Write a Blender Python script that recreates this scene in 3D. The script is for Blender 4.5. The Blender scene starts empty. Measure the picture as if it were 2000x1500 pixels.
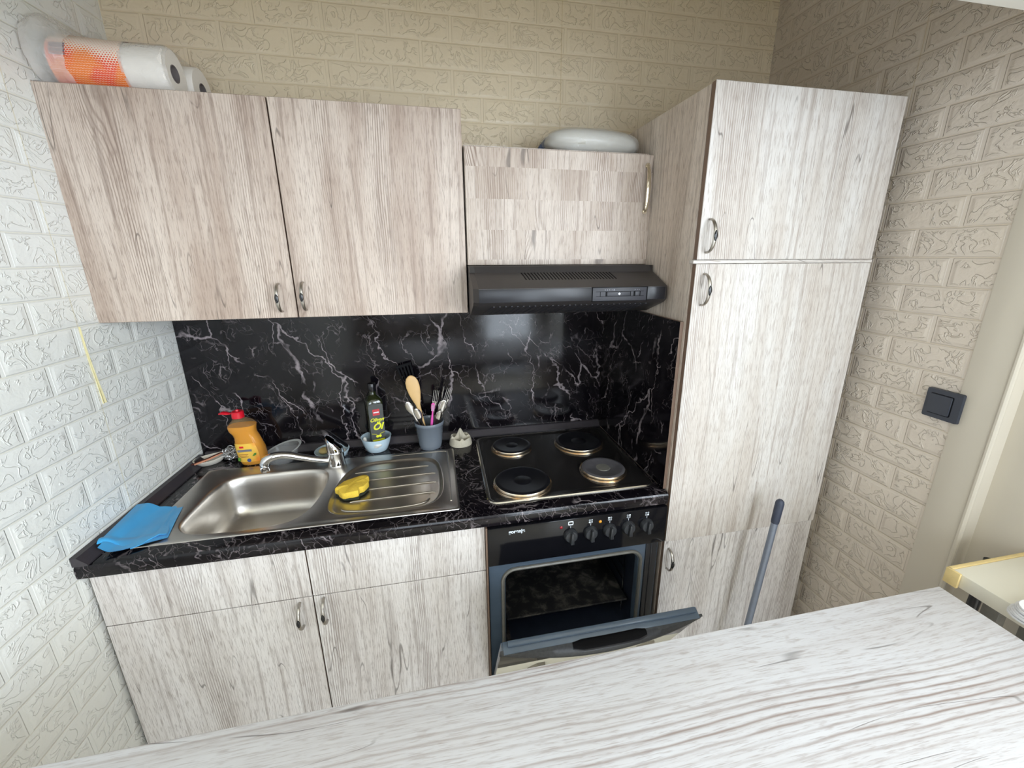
import bpy, bmesh, math, random
from mathutils import Vector, Matrix, noise
random.seed(7)
sc = bpy.context.scene
C = sc.collection
PI = math.pi

# ------------------------------------------------------------ camera, world, light, exposure
def make_camera():
    pitch, yaw, roll = -0.28161, 0.20293, -0.0023
    cp, sp = math.cos(pitch), math.sin(pitch)
    fwd = Vector((math.sin(yaw)*cp, math.cos(yaw)*cp, sp))
    right = Vector((math.cos(yaw), -math.sin(yaw), 0))
    up = right.cross(fwd)
    r = right*math.cos(roll) + up*math.sin(roll)
    u = -right*math.sin(roll) + up*math.cos(roll)
    m = Matrix((( r.x, u.x, -fwd.x, 0.8957), (r.y, u.y, -fwd.y, -1.6607), (r.z, u.z, -fwd.z, 1.5934), (0, 0, 0, 1)))
    cd = bpy.data.cameras.new('camera'); o = bpy.data.objects.new('camera', cd); C.objects.link(o)
    o.matrix_world = m
    cd.sensor_width = 36; cd.lens = 810.9/2000*36
    cd.shift_x = -17.3/2000; cd.shift_y = -14.58/2000
    cd.clip_start = 0.02
    sc.camera = o
make_camera()
w = bpy.data.worlds.new('sky'); sc.world = w; w.use_nodes = True
w.node_tree.nodes['Background'].inputs[0].default_value = (0.75, 0.87, 1.0, 1)
w.node_tree.nodes['Background'].inputs[1].default_value = 1.6

def area(name, loc, target, sx, sy, power, col):
    l = bpy.data.lights.new(name, 'AREA'); l.shape = 'RECTANGLE'; l.size = sx; l.size_y = sy
    l.energy = power; l.color = col
    o = bpy.data.objects.new(name, l); C.objects.link(o); o.location = loc
    o.rotation_euler = (Vector(target)-Vector(loc)).to_track_quat('-Z', 'Y').to_euler()
    return o
# daylight entering through the side window and balcony door; the left lamp is added fill
area('daylight_side_window', (2.56, -2.65, 1.6), (1.0, -2.35, 0.9), 1.5, 1.4, 41, (0.84, 0.92, 1.0))
area('daylight_balcony_door', (1.85, -3.88, 1.2), (1.85, -2.0, 0.9), 0.66, 2.1, 20, (0.82, 0.91, 1.0))
area('added_left_fill', (0.75, -3.88, 1.6), (0.85, -2.0, 1.2), 0.9, 1.3, 9, (0.84, 0.92, 1.0))  # added fill lamp behind an invented left window
vs = sc.view_settings
vs.view_transform = 'Standard'; vs.look = 'None'; vs.gamma = 1.0; vs.use_curve_mapping = False
vs.exposure = 1.0
sc.cycles.max_bounces = 10; sc.cycles.diffuse_bounces = 6; sc.cycles.transmission_bounces = 10
sc.cycles.transparent_max_bounces = 12
sc.cycles.caustics_reflective = False; sc.cycles.caustics_refractive = False
sc.cycles.sample_clamp_indirect = 6.0

# ------------------------------------------------------------ node helpers
class NT:
    def __init__(s, name):
        s.m = bpy.data.materials.new(name); s.m.use_nodes = True
        s.t = s.m.node_tree; s.b = s.t.nodes['Principled BSDF']
    def n(s, typ, **kw):
        x = s.t.nodes.new(typ)
        for k, v in kw.items(): setattr(x, k, v)
        return x
    def put(s, sock, v):
        if hasattr(v, 'links') or isinstance(v, bpy.types.NodeSocket): s.t.links.new(v, sock)
        elif v is not None:
            if isinstance(v, (tuple, list)) and len(v) == 3 and sock.type == 'RGBA': v = (*v, 1)
            sock.default_value = v
    def math(s, op, a, b=None, c=None, clamp=False):
        x = s.n('ShaderNodeMath', operation=op, use_clamp=clamp)
        s.put(x.inputs[0], a)
        if b is not None: s.put(x.inputs[1], b)
        if c is not None: s.put(x.inputs[2], c)
        return x.outputs[0]
    def sep(s, v):
        x = s.n('ShaderNodeSeparateXYZ'); s.put(x.inputs[0], v); return x.outputs
    def comb(s, a, b, c=0.0):
        x = s.n('ShaderNodeCombineXYZ'); s.put(x.inputs[0], a); s.put(x.inputs[1], b); s.put(x.inputs[2], c); return x.outputs[0]
    def noise(s, v, scale=1.0, detail=2.0, rough=0.5, dist=0.0):
        x = s.n('ShaderNodeTexNoise'); s.put(x.inputs['Vector'], v)
        x.inputs['Scale'].default_value = scale; x.inputs['Detail'].default_value = detail
        x.inputs['Roughness'].default_value = rough; x.inputs['Distortion'].default_value = dist
        return x.outputs['Fac']
    def ramp(s, v, a, b, lo=0.0, hi=1.0):
        x = s.n('ShaderNodeMapRange', interpolation_type='SMOOTHSTEP'); s.put(x.inputs[0], v)
        x.inputs[1].default_value = a; x.inputs[2].default_value = b
        x.inputs[3].default_value = lo; x.inputs[4].default_value = hi
        return x.outputs[0]
    def mix(s, f, a, b):
        x = s.n('ShaderNodeMix', data_type='RGBA'); s.put(x.inputs[0], f); s.put(x.inputs[6], a); s.put(x.inputs[7], b)
        return x.outputs[2]
    def uv(s): return s.n('ShaderNodeUVMap').outputs[0]
    def obj(s): return s.n('ShaderNodeTexCoord').outputs['Object']
    def bump(s, h, strength=0.3, dist=0.002):
        x = s.n('ShaderNodeBump'); s.put(x.inputs['Height'], h)
        x.inputs['Strength'].default_value = strength; x.inputs['Distance'].default_value = dist
        s.t.links.new(x.outputs[0], s.b.inputs['Normal'])
    def set(s, **kw):
        for k, v in kw.items(): s.put(s.b.inputs[k.replace('_', ' ')], v)
        return s.m

def srgb(r, g, b):
    f = lambda c: (c/255/12.92 if c/255 <= 0.04045 else ((c/255+0.055)/1.055)**2.4)
    return (f(r), f(g), f(b))

def plain(name, col, rough=0.5, metal=0.0, noise_amt=0.08, nscale=60, bump=0.0, coat=0.0, spec=0.5):
    k = NT(name)
    nz = k.noise(k.obj(), nscale, 3)
    c2 = tuple(max(0, c*(1-noise_amt*2.2)) for c in col)
    c1 = tuple(min(1, c*(1+noise_amt)) for c in col)
    k.set(Base_Color=k.mix(nz, c2, c1), Roughness=rough, Metallic=metal)
    k.b.inputs['Specular IOR Level'].default_value = spec
    if coat: k.b.inputs['Coat Weight'].default_value = coat
    if bump: k.bump(nz, bump, 0.001)
    return k.m

def wood(name, light, mid, dark, scale=1.0, blocks=None, seed=0.0, stripe=1.0, rough=0.46, lf=165.0, soft=1.0, pw=2.6):
    """whitewashed pine laminate; grain runs along V of the UV map (metres)"""
    k = NT(name)
    o = k.sep(k.uv()); u, v = o[0], o[1]
    u = k.math('ADD', u, seed)
    if blocks:
        bw, bh = blocks
        row = k.math('FLOOR', k.math('DIVIDE', v, bh))
        wn = k.n('ShaderNodeTexWhiteNoise', noise_dimensions='1D'); k.put(wn.inputs['W'], row)
        us = k.math('ADD', u, k.math('MULTIPLY', wn.outputs[0], bw))
        col = k.math('FLOOR', k.math('DIVIDE', us, bw))
        wn2 = k.n('ShaderNodeTexWhiteNoise', noise_dimensions='2D'); k.put(wn2.inputs['Vector'], k.comb(row, col))
        u = k.math('ADD', u, k.math('MULTIPLY', wn2.outputs[0], 7.0))
        v = k.math('ADD', v, k.math('MULTIPLY', wn2.outputs[0], 3.0))
    if scale != 1.0:
        u = k.math('MULTIPLY', u, scale); v = k.math('MULTIPLY', v, scale)
    # soft waviness of the grain
    wv = k.noise(k.comb(k.math('MULTIPLY', u, 2.6), k.math('MULTIPLY', v, 0.8)), 1.0, 2)
    u1 = k.math('ADD', u, k.math('MULTIPLY', k.math('SUBTRACT', wv, 0.5), 0.07))
    # cathedral figure and knots: rings around stretched cell centres
    vo = k.n('ShaderNodeTexVoronoi', feature='F1', distance='EUCLIDEAN')
    k.put(vo.inputs['Vector'], k.comb(k.math('MULTIPLY', u, 4.2), k.math('MULTIPLY', v, 1.15))); vo.inputs['Scale'].default_value = 1.0
    vd = vo.outputs['Distance']
    knotw = k.ramp(vd, 0.30, 0.0)
    band = k.noise(k.comb(k.math('MULTIPLY', u1, 8.0), k.math('MULTIPLY', v, 0.45)), 1.0, 1)
    wob = k.noise(k.comb(k.math('MULTIPLY', u, 26.0), k.math('MULTIPLY', v, 7.0)), 1.0, 2)
    ph = k.math('ADD', k.math('MULTIPLY', u1, lf), k.math('MULTIPLY', knotw, 8.0))
    ph = k.math('ADD', ph, k.math('MULTIPLY', wob, 1.3*lf/165))
    s1 = k.math('SINE', k.math('MULTIPLY', ph, 2*PI))
    line = k.math('POWER', k.math('ADD', k.math('MULTIPLY', s1, 0.5), 0.5), pw)
    lm = k.math('ADD', k.ramp(band, 0.46, 0.66), k.math('MULTIPLY', k.ramp(knotw, 0.2, 0.9), 0.55), clamp=True)
    patch2 = k.noise(k.comb(k.math('MULTIPLY', u, 50.0), k.math('MULTIPLY', v, 5.0)), 1.0, 3)
    line = k.math('MULTIPLY', k.math('MULTIPLY', line, lm), k.ramp(patch2, 0.25, 0.6, 0.35, 1.0))
    fib = k.noise(k.comb(k.math('MULTIPLY', u1, 420.0), k.math('MULTIPLY', v, 22.0)), 1.0, 3, 0.65)
    fibm = k.ramp(fib, 0.48, 0.68)
    st = k.noise(k.comb(k.math('MULTIPLY', u1, 85.0), k.math('MULTIPLY', v, 1.8)), 1.0, 3, 0.6)
    stm = k.ramp(st, 0.48, 0.70)
    tone = k.ramp(k.noise(k.comb(k.math('MULTIPLY', u1, 7.0), k.math('MULTIPLY', v, 1.1)), 1.0, 3, 0.6), 0.36, 0.64)
    speck = k.ramp(k.noise(k.comb(k.math('MULTIPLY', u1, 130.0), k.math('MULTIPLY', v, 28.0)), 1.0, 2), 0.6, 0.8)
    # long hairline cracks
    cr = k.noise(k.comb(k.math('MULTIPLY', u1, 17.0), k.math('MULTIPLY', v, 1.3)), 1.0, 1)
    crl = k.ramp(k.math('ABSOLUTE', k.math('SUBTRACT', cr, 0.5)), 0.0045, 0.0008)
    crm = k.ramp(k.noise(k.comb(k.math('MULTIPLY', u, 14.0), k.math('MULTIPLY', v, 4.0)), 1.0, 2), 0.48, 0.56)
    crack = k.math('MULTIPLY', k.math('MULTIPLY', crl, crm), k.ramp(patch2, 0.3, 0.5, 0.2, 1.0))
    c = k.mix(tone, light, mid)
    c = k.mix(k.math('MULTIPLY', stm, 0.5*soft), c, dark)
    c = k.mix(k.math('MULTIPLY', fibm, 0.60*(0.5+0.5*soft)), c, dark)
    c = k.mix(k.math('MULTIPLY', speck, 0.45), c, dark)
    c = k.mix(k.math('MULTIPLY', line, 0.92*stripe), c, dark)
    kc = k.ramp(vd, 0.05, 0.015)
    c = k.mix(k.math('MULTIPLY', kc, 0.55), c, tuple(x*0.6 for x in dark))
    c = k.mix(k.math('MULTIPLY', crack, 0.62), c, tuple(x*0.25 for x in dark))
    k.set(Base_Color=c, Roughness=rough)
    h = k.math('SUBTRACT', 1.0, k.math('ADD', k.math('MULTIPLY', line, 0.6), k.math('ADD', k.math('MULTIPLY', fibm, 0.3), crack)))
    k.bump(h, 0.25, 0.0006)
    return k.m

def marble(name, gain=1.0, dense=0.0, rough=0.09):
    k = NT(name)
    o = k.sep(k.uv()); u, v = o[0], o[1]
    n1 = k.noise(k.comb(u, v), 5.0, 4, 0.6); n2 = k.noise(k.comb(k.math('ADD', u, 9.0), v), 5.0, 4, 0.6)
    n3 = k.noise(k.comb(u, v), 28.0, 3, 0.6); n4 = k.noise(k.comb(k.math('ADD', u, 4.0), v), 28.0, 3, 0.6)
    du = k.math('ADD', k.math('MULTIPLY', k.math('SUBTRACT', n1, 0.5), 0.17), k.math('MULTIPLY', k.math('SUBTRACT', n3, 0.5), 0.028))
    dv = k.math('ADD', k.math('MULTIPLY', k.math('SUBTRACT', n2, 0.5), 0.17), k.math('MULTIPLY', k.math('SUBTRACT', n4, 0.5), 0.028))
    ca, sa = math.cos(0.42), math.sin(0.42)
    # slanting direction: veins run steeply, down to the right
    a = k.math('ADD', k.math('MULTIPLY', u, ca), k.math('MULTIPLY', v, sa))
    b = k.math('SUBTRACT', k.math('MULTIPLY', v, ca), k.math('MULTIPLY', u, sa))
    def veins(sx, sy, off, width, m0, m1, ms):
        vo = k.n('ShaderNodeTexVoronoi', feature='DISTANCE_TO_EDGE'); vo.inputs['Scale'].default_value = 1.0
        k.put(vo.inputs['Vector'], k.comb(k.math('ADD', k.math('MULTIPLY', k.math('ADD', a, du), sx), off), k.math('MULTIPLY', k.math('ADD', b, dv), sy)))
        wv = k.math('MULTIPLY', k.noise(k.comb(k.math('ADD', u, off), v), 16.0, 3), width*1.25)
        l = k.math('SUBTRACT', 1.0, k.math('DIVIDE', vo.outputs['Distance'], wv), clamp=True)
        mk = k.ramp(k.noise(k.comb(k.math('ADD', u, off*1.7), v), ms, 3, 0.6), m0, m1)
        return k.math('MULTIPLY', k.math('POWER', l, 0.7), mk)
    big = veins(8.0, 2.2, 3.1, 0.020, 0.42, 0.58, 7.0)
    mid = veins(15.0, 6.5, 8.7, 0.040, 0.50, 0.66, 13.0)
    fine = veins(42.0, 26.0, 1.3, 0.050, 0.48-dense, 0.66-dense, 11.0)
    f = k.math('ADD', k.math('MULTIPLY', big, 0.62), k.math('ADD', k.math('MULTIPLY', mid, 0.34), k.math('MULTIPLY', fine, 0.27+dense)), clamp=True)
    cloud = k.ramp(k.noise(k.comb(u, v), 9.0, 4, 0.65), 0.4, 0.75)
    base = k.mix(cloud, srgb(11, 9, 13), srgb(27, 23, 26))
    c = k.mix(k.math('MULTIPLY', f, gain), base, srgb(176, 164, 168))
    k.b.inputs['Specular IOR Level'].default_value = 0.32
    k.set(Base_Color=c, Roughness=k.math('ADD', rough, k.math('MULTIPLY', cloud, 0.05)))
    return k.m

def foam(name, col, zoff, uoff, pitch, blen=0.2, relief=1.0, seamu=None, dist=0.0022):
    """embossed foam brick panels; UV in metres (U along wall, V up)"""
    k = NT(name)
    o = k.sep(k.uv())
    u = k.math('ADD', o[0], uoff); v = k.math('SUBTRACT', o[1], zoff)
    wn = k.noise(k.comb(u, v), 9.0, 2)
    uu = k.math('ADD', u, k.math('MULTIPLY', k.math('SUBTRACT', wn, 0.5), 0.004))
    vv = k.math('ADD', v, k.math('MULTIPLY', k.math('SUBTRACT', wn, 0.5), 0.004))
    row = k.math('FLOOR', k.math('DIVIDE', vv, pitch))
    fv = k.math('SUBTRACT', k.math('DIVIDE', vv, pitch), row)
    odd = k.math('MULTIPLY', k.math('MODULO', k.math('ABSOLUTE', row), 2.0), 0.5)
    cu = k.math('ADD', k.math('DIVIDE', uu, blen), odd)
    col_i = k.math('FLOOR', cu)
    fu = k.math('SUBTRACT', cu, col_i)
    ev = k.math('MULTIPLY', k.math('MINIMUM', fv, k.math('SUBTRACT', 1.0, fv)), pitch)
    eu = k.math('MULTIPLY', k.math('MINIMUM', fu, k.math('SUBTRACT', 1.0, fu)), blen)
    pv = k.ramp(ev, 0.0008, 0.0038)            # narrow horizontal seams
    pu = k.ramp(eu, 0.0040, 0.0060)            # wide flat vertical grooves
    plate = k.math('MULTIPLY', pv, pu)
    inner = k.math('MULTIPLY', k.ramp(ev, 0.004, 0.013), k.ramp(eu, 0.008, 0.018))
    # swirling stone relief
    w1 = k.noise(k.comb(uu, vv, k.math('MULTIPLY', col_i, 0.37)), 22.0, 3, 0.5, 1.2)
    rid = k.math('SUBTRACT', 1.0, k.ramp(k.math('ABSOLUTE', k.math('SUBTRACT', w1, 0.5)), 0.0, 0.035))
    w2 = k.noise(k.comb(uu, vv, 3.0), 60.0, 3, 0.55, 0.8)
    rel = k.math('ADD', k.math('MULTIPLY', rid, 0.75), k.math('ADD', k.math('MULTIPLY', w1, 0.9), k.math('MULTIPLY', w2, 0.5)))
    h = k.math('ADD', k.math('MULTIPLY', plate, 0.95), k.math('MULTIPLY', k.math('MULTIPLY', inner, rel), relief))
    seam = k.ramp(ev, 0.0012, 0.0)
    if seamu is not None: seam = k.math('MAXIMUM', seam, k.ramp(k.math('ABSOLUTE', k.math('SUBTRACT', o[0], seamu)), 0.0022, 0.0006))
    age = k.ramp(k.noise(k.comb(u, v), 3.0, 3), 0.35, 0.7)
    c = k.mix(k.math('MULTIPLY', age, 0.25), col, (col[0]*0.96, col[1]*0.93, col[2]*0.84))
    c = k.mix(k.math('MULTIPLY', seam, 0.6), c, (col[0]*0.8, col[1]*0.72, col[2]*0.5))
    k.set(Base_Color=c, Roughness=0.36)
    k.bump(h, 0.8, dist)
    return k.m

def brushed(name, col, rough, axis=0, scratch=0.12):
    k = NT(name)
    o = k.sep(k.obj())
    if axis == 0: v = k.comb(k.math('MULTIPLY', o[0], 6.0), k.math('MULTIPLY', o[1], 500.0), k.math('MULTIPLY', o[2], 500.0))
    else: v = k.comb(k.math('MULTIPLY', o[0], 500.0), k.math('MULTIPLY', o[1], 6.0), k.math('MULTIPLY', o[2], 60.0))
    n = k.noise(v, 1.0, 3, 0.6)
    sm = k.noise(k.obj(), 14.0, 3, 0.6)
    k.set(Base_Color=k.mix(sm, tuple(c*0.86 for c in col), col), Metallic=1.0, Roughness=k.math('ADD', rough-scratch/2, k.math('MULTIPLY', k.math('ADD', n, k.math('MULTIPLY', sm, 0.6)), scratch)))
    k.bump(n, 0.06, 0.0003)
    return k.m

def clear(name, col, rough=0.05, alpha=0.3, trans=0.0, ior=1.45, bump=0.0, bs=30):
    k = NT(name)
    nz = k.noise(k.obj(), bs, 3, 0.6, 0.6)
    k.set(Base_Color=k.mix(nz, tuple(c*0.93 for c in col), col), Roughness=rough, Alpha=alpha)
    k.b.inputs['Transmission Weight'].default_value = trans; k.b.inputs['IOR'].default_value = ior
    if bump: k.bump(nz, bump, 0.006)
    return k.m

LW = dict(light=(0.60, 0.51, 0.44), mid=(0.42, 0.325, 0.265), dark=(0.19, 0.13, 0.10))  # wall doors: lintel shade and warm upper light put into this darker tone
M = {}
M['wood'] = wood('whitewashed_pine_shaded', **LW)
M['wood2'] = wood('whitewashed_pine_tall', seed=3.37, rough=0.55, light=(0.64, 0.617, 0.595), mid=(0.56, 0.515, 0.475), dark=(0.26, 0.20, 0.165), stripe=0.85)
M['wood_base'] = wood('whitewashed_pine_base_lit', seed=0.0, light=(0.72, 0.69, 0.675), mid=(0.63, 0.59, 0.565), dark=(0.215, 0.172, 0.15))  # same laminate as the wall doors, lightened for the stronger light low down
M['wood_side'] = wood('whitewashed_pine_side', seed=5.1, light=(0.68, 0.60, 0.53), mid=(0.57, 0.48, 0.405), dark=(0.20, 0.145, 0.11), stripe=0.8)
M['wood_block'] = wood('pine_block_pattern', seed=1.6, blocks=(0.155, 0.088), light=(0.58, 0.50, 0.435), mid=(0.45, 0.365, 0.30), dark=(0.23, 0.16, 0.12), stripe=1.15)
M['wood_table'] = wood('whitewashed_pine_counter_sky_tint', seed=2.13, lf=76.0, soft=0.45, pw=5.0, light=(0.66, 0.665, 0.70), mid=(0.60, 0.59, 0.605), dark=(0.30, 0.24, 0.22), rough=0.33, stripe=1.1)  # blue sky reflection on the counter mixed into its wood colours
M['edge_brown'] = plain('brown_edge_band', srgb(120, 98, 84), 0.5, nscale=90)
M['carcass'] = plain('cream_chipboard_carcass', srgb(176, 160, 140), 0.55, nscale=80)
M['marble'] = marble('black_marble_laminate')
M['marble_top'] = marble('black_marble_worktop', gain=0.8, dense=0.08, rough=0.11)
M['black_strip'] = plain('dark_grey_plastic_strip', srgb(58, 54, 58), 0.22)
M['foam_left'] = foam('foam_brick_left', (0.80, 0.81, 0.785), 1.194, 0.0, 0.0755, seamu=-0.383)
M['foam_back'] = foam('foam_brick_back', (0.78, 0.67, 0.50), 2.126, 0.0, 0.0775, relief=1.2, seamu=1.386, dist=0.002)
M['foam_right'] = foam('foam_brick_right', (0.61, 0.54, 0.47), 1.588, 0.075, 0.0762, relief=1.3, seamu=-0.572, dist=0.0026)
M['paint'] = plain('cream_wall_paint', srgb(198, 190, 176), 0.5, noise_amt=0.03, nscale=5, bump=0.05)
M['paint_white'] = plain('white_wall_paint', srgb(232, 230, 224), 0.6, noise_amt=0.02, nscale=4)
M['paint_backlit'] = plain('backlit_dark_paint', srgb(150, 140, 128), 0.6, noise_amt=0.02, nscale=4)  # backlit darkness of the window wall put into the paint colour
M['ceil'] = plain('ceiling_paint', srgb(228, 222, 206), 0.7, noise_amt=0.02, nscale=4)
def tiles():
    k = NT('beige_floor_tiles'); br = k.n('ShaderNodeTexBrick'); k.put(br.inputs['Vector'], k.uv())
    br.offset = 0; br.inputs['Scale'].default_value = 1.0; br.inputs['Brick Width'].default_value = 0.33; br.inputs['Row Height'].default_value = 0.33
    br.inputs['Mortar Size'].default_value = 0.003
    br.inputs['Color1'].default_value = (*srgb(205, 196, 178), 1); br.inputs['Color2'].default_value = (*srgb(198, 190, 172), 1); br.inputs['Mortar'].default_value = (*srgb(130, 122, 108), 1)
    k.set(Base_Color=br.outputs[0], Roughness=0.35); return k.m
M['tiles'] = tiles()
M['cream_face'] = plain('glossy_cream_face', srgb(206, 202, 186), 0.25, noise_amt=0.04, nscale=20)
M['steel'] = brushed('brushed_stainless_steel', (0.64, 0.605, 0.56), 0.28)
M['chrome'] = plain('chrome', (0.80, 0.80, 0.82), 0.07, 1.0, 0.02)
M['chrome_gold_glint'] = plain('chrome_gold_reflection', (0.83, 0.76, 0.62), 0.1, 1.0, 0.03)  # chrome with its gold reflection painted into the metal colour
M['nickel'] = plain('satin_nickel', (0.46, 0.43, 0.39), 0.32, 1.0, 0.05)
M['inlay'] = plain('glossy_black_inlay', (0.012, 0.012, 0.014), 0.12)
M['black_plastic'] = plain('black_plastic', srgb(34, 34, 38), 0.33, noise_amt=0.1)
M['black_gloss'] = plain('gloss_black_enamel', srgb(17, 17, 21), 0.1, noise_amt=0.1, spec=0.3)
M['black_deep'] = plain('black_recess', (0.004, 0.004, 0.005), 0.6, spec=0.1)
M['knob'] = plain('dusty_black_plastic', srgb(50, 52, 56), 0.42, noise_amt=0.35, nscale=140)
M['hood_black'] = plain('matte_black_painted_metal', srgb(50, 47, 47), 0.42, noise_amt=0.08, nscale=20)
M['front_black'] = plain('satin_black_front', srgb(28, 28, 33), 0.3, noise_amt=0.04, nscale=20, spec=0.35)
M['hood_panel'] = plain('dark_grey_plastic', srgb(46, 46, 52), 0.45, spec=0.4)
M['enamel'] = plain('blue_grey_enamel', srgb(84, 98, 114), 0.22, noise_amt=0.12, nscale=14)
M['enamel_dark'] = plain('dark_blue_enamel', srgb(40, 45, 58), 0.3, noise_amt=0.2, nscale=25)
def oven_soot():
    k = NT('sooty_oven_lining'); n = k.noise(k.obj(), 22.0, 5, 0.7, 0.5)
    k.set(Base_Color=k.mix(k.ramp(n, 0.45, 0.68), srgb(14, 14, 17), srgb(78, 74, 70)), Roughness=0.6); return k.m
M['soot'] = oven_soot()
M['gasket'] = plain('grey_door_seal', srgb(122, 120, 114), 0.35, 0.2, noise_amt=0.15)
M['hob'] = plain('black_steel_hob', srgb(40, 38, 38), 0.2, 0.35, noise_amt=0.2, nscale=10)
M['hob_rim'] = plain('polished_steel_rim', (0.62, 0.59, 0.54), 0.18, 1.0)
M['iron'] = plain('black_cast_iron', srgb(24, 24, 28), 0.28, noise_amt=0.3, nscale=45)
M['iron_grey'] = plain('worn_grey_cast_iron', srgb(86, 84, 88), 0.42, noise_amt=0.15, nscale=45)
def burnt():
    k = NT('heat_tinted_steel_ring'); n = k.noise(k.obj(), 24.0, 3, 0.6)
    k.set(Base_Color=k.mix(k.ramp(n, 0.35, 0.65), (0.62, 0.46, 0.30), (0.72, 0.66, 0.58)), Metallic=1.0, Roughness=0.26); return k.m
M['burnt'] = burnt()
M['red'] = plain('red_plastic', srgb(214, 22, 44), 0.3)
M['red_dull'] = plain('dark_red_lamp', srgb(140, 30, 40), 0.2)
M['amber'] = plain('amber_lamp', srgb(222, 150, 30), 0.25)
M['print_white'] = plain('white_print', srgb(220, 228, 238), 0.5, noise_amt=0.02)
M['print_grey'] = plain('grey_print', srgb(120, 120, 130), 0.5)
M['yellow_print'] = plain('lemon_yellow_print', srgb(226, 226, 40), 0.5, noise_amt=0.03)
M['label_black'] = plain('charcoal_paper_label', srgb(66, 68, 66), 0.45)
M['label_red'] = plain('coral_red_print', srgb(196, 56, 62), 0.5)
M['olive_glass'] = plain('dark_olive_glass', (0.012, 0.016, 0.004), 0.06, coat=0.5)
M['cap_black'] = plain('black_bottle_cap', (0.006, 0.006, 0.008), 0.2)
M['soap_liquid'] = clear('orange_dish_soap', (0.90, 0.36, 0.01), 0.1, 1.0, 0.15, 1.35)
M['soap_bottle'] = clear('clear_pet_plastic', (0.60, 0.42, 0.22), 0.06, 0.16)
def soaplabel():
    k = NT('orange_yellow_label'); o = k.sep(k.obj())
    n = k.noise(k.obj(), 26.0, 2)
    t = k.ramp(k.math('ADD', k.math('MULTIPLY', o[0], 14.0), k.math('MULTIPLY', k.math('SUBTRACT', n, 0.5), 1.6)), 0.1, 0.8)
    k.set(Base_Color=k.mix(t, srgb(248, 200, 84), srgb(240, 140, 44)), Roughness=0.35); return k.m
M['soap_label'] = soaplabel()
M['leaf'] = plain('green_leaf_print', srgb(92, 140, 50), 0.5)
M['blue_print'] = plain('blue_print', srgb(70, 92, 150), 0.5)
M['clear_cup'] = clear('clear_thin_plastic', (0.78, 0.80, 0.80), 0.08, 0.22)
M['clear_rim'] = clear('clear_thick_plastic', (0.80, 0.82, 0.82), 0.12, 0.6)
M['blue_ceramic'] = plain('pale_blue_ceramic', srgb(196, 216, 228), 0.2, noise_amt=0.02)
M['white_ceramic'] = plain('off_white_ceramic', srgb(222, 216, 204), 0.25, noise_amt=0.05, nscale=40)
M['soap_bar'] = plain('cream_soap', srgb(222, 198, 132), 0.4)
M['garlic'] = plain('garlic_skin', srgb(226, 224, 218), 0.5, noise_amt=0.12, nscale=70)
M['grey_cup'] = clear('smoky_grey_plastic', srgb(120, 128, 138), 0.16, 0.86)
M['cutlery'] = plain('stainless_cutlery', (0.62, 0.60, 0.58), 0.16, 1.0)
M['beech'] = plain('beech_wood', srgb(216, 178, 122), 0.45, noise_amt=0.08, nscale=30)
M['pink'] = plain('pink_plastic', srgb(226, 90, 176), 0.35)
M['bristle'] = plain('pale_pink_bristles', srgb(240, 190, 226), 0.6)
M['egg'] = plain('grey_moulded_pulp', srgb(190, 182, 164), 0.85, noise_amt=0.1, nscale=160, bump=0.5)
M['sponge'] = plain('yellow_sponge_foam', srgb(238, 200, 70), 0.9, noise_amt=0.12, nscale=220, bump=0.7)
M['scour'] = plain('dark_green_scourer', srgb(46, 50, 34), 0.9, noise_amt=0.3, nscale=250)
def cloth():
    k = NT('blue_microfibre_cloth'); n = k.noise(k.obj(), 700.0, 2)
    n2 = k.noise(k.obj(), 16.0, 2)
    k.set(Base_Color=k.mix(n2, srgb(46, 138, 192), srgb(58, 160, 216)), Roughness=0.85)
    k.b.inputs['Sheen Weight'].default_value = 0.25
    k.bump(n, 0.25, 0.0006); return k.m
M['cloth'] = cloth()
M['wire'] = plain('tangled_steel_wire', (0.75, 0.74, 0.73), 0.3, 1.0, 0.2, 200)
M['brown_stick'] = plain('dark_brown_wood', srgb(76, 34, 28), 0.4)
M['tan_stick'] = plain('salmon_wood', srgb(206, 142, 112), 0.5)
M['tissue'] = plain('white_tissue', srgb(236, 230, 222), 0.85, noise_amt=0.03, nscale=200, bump=0.3)
M['core'] = plain('grey_cardboard_core', srgb(120, 112, 110), 0.8)
def printfilm():
    k = NT('orange_dotted_wrapper'); o = k.sep(k.uv()); u, v = o[0], o[1]
    cell = 0.0062
    fu = k.math('SUBTRACT', k.math('FRACT', k.math('DIVIDE', u, cell)), 0.5)
    row = k.math('FLOOR', k.math('DIVIDE', v, cell*0.8))
    fu2 = k.math('SUBTRACT', k.math('FRACT', k.math('ADD', k.math('DIVIDE', u, cell), k.math('MULTIPLY', k.math('MODULO', k.math('ABSOLUTE', row), 2.0), 0.5))), 0.5)
    fv = k.math('SUBTRACT', k.math('FRACT', k.math('DIVIDE', v, cell*0.8)), 0.5)
    d = k.math('SQRT', k.math('ADD', k.math('MULTIPLY', fu2, fu2), k.math('MULTIPLY', fv, fv)))
    band = k.noise(k.comb(u, v), 16.0, 2)
    vv = k.math('ADD', v, k.math('MULTIPLY', u, 0.22))
    g = k.math('ADD', k.math('ADD', k.ramp(vv, 0.01, 0.085, 1.0, 0.0), k.ramp(vv, 0.105, 0.13, 0.0, 1.0)), k.math('MULTIPLY', k.math('SUBTRACT', band, 0.5), 1.0))
    rad = k.ramp(g, 0.05, 1.1, 0.12, 0.56)
    dot = k.math('LESS_THAN', d, rad)
    c = k.mix(k.ramp(band, 0.4, 0.6), srgb(226, 84, 56), srgb(232, 128, 62))
    k.set(Base_Color=k.mix(dot, srgb(240, 222, 208), c), Roughness=0.35); return k.m
M['printfilm'] = printfilm()
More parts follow.
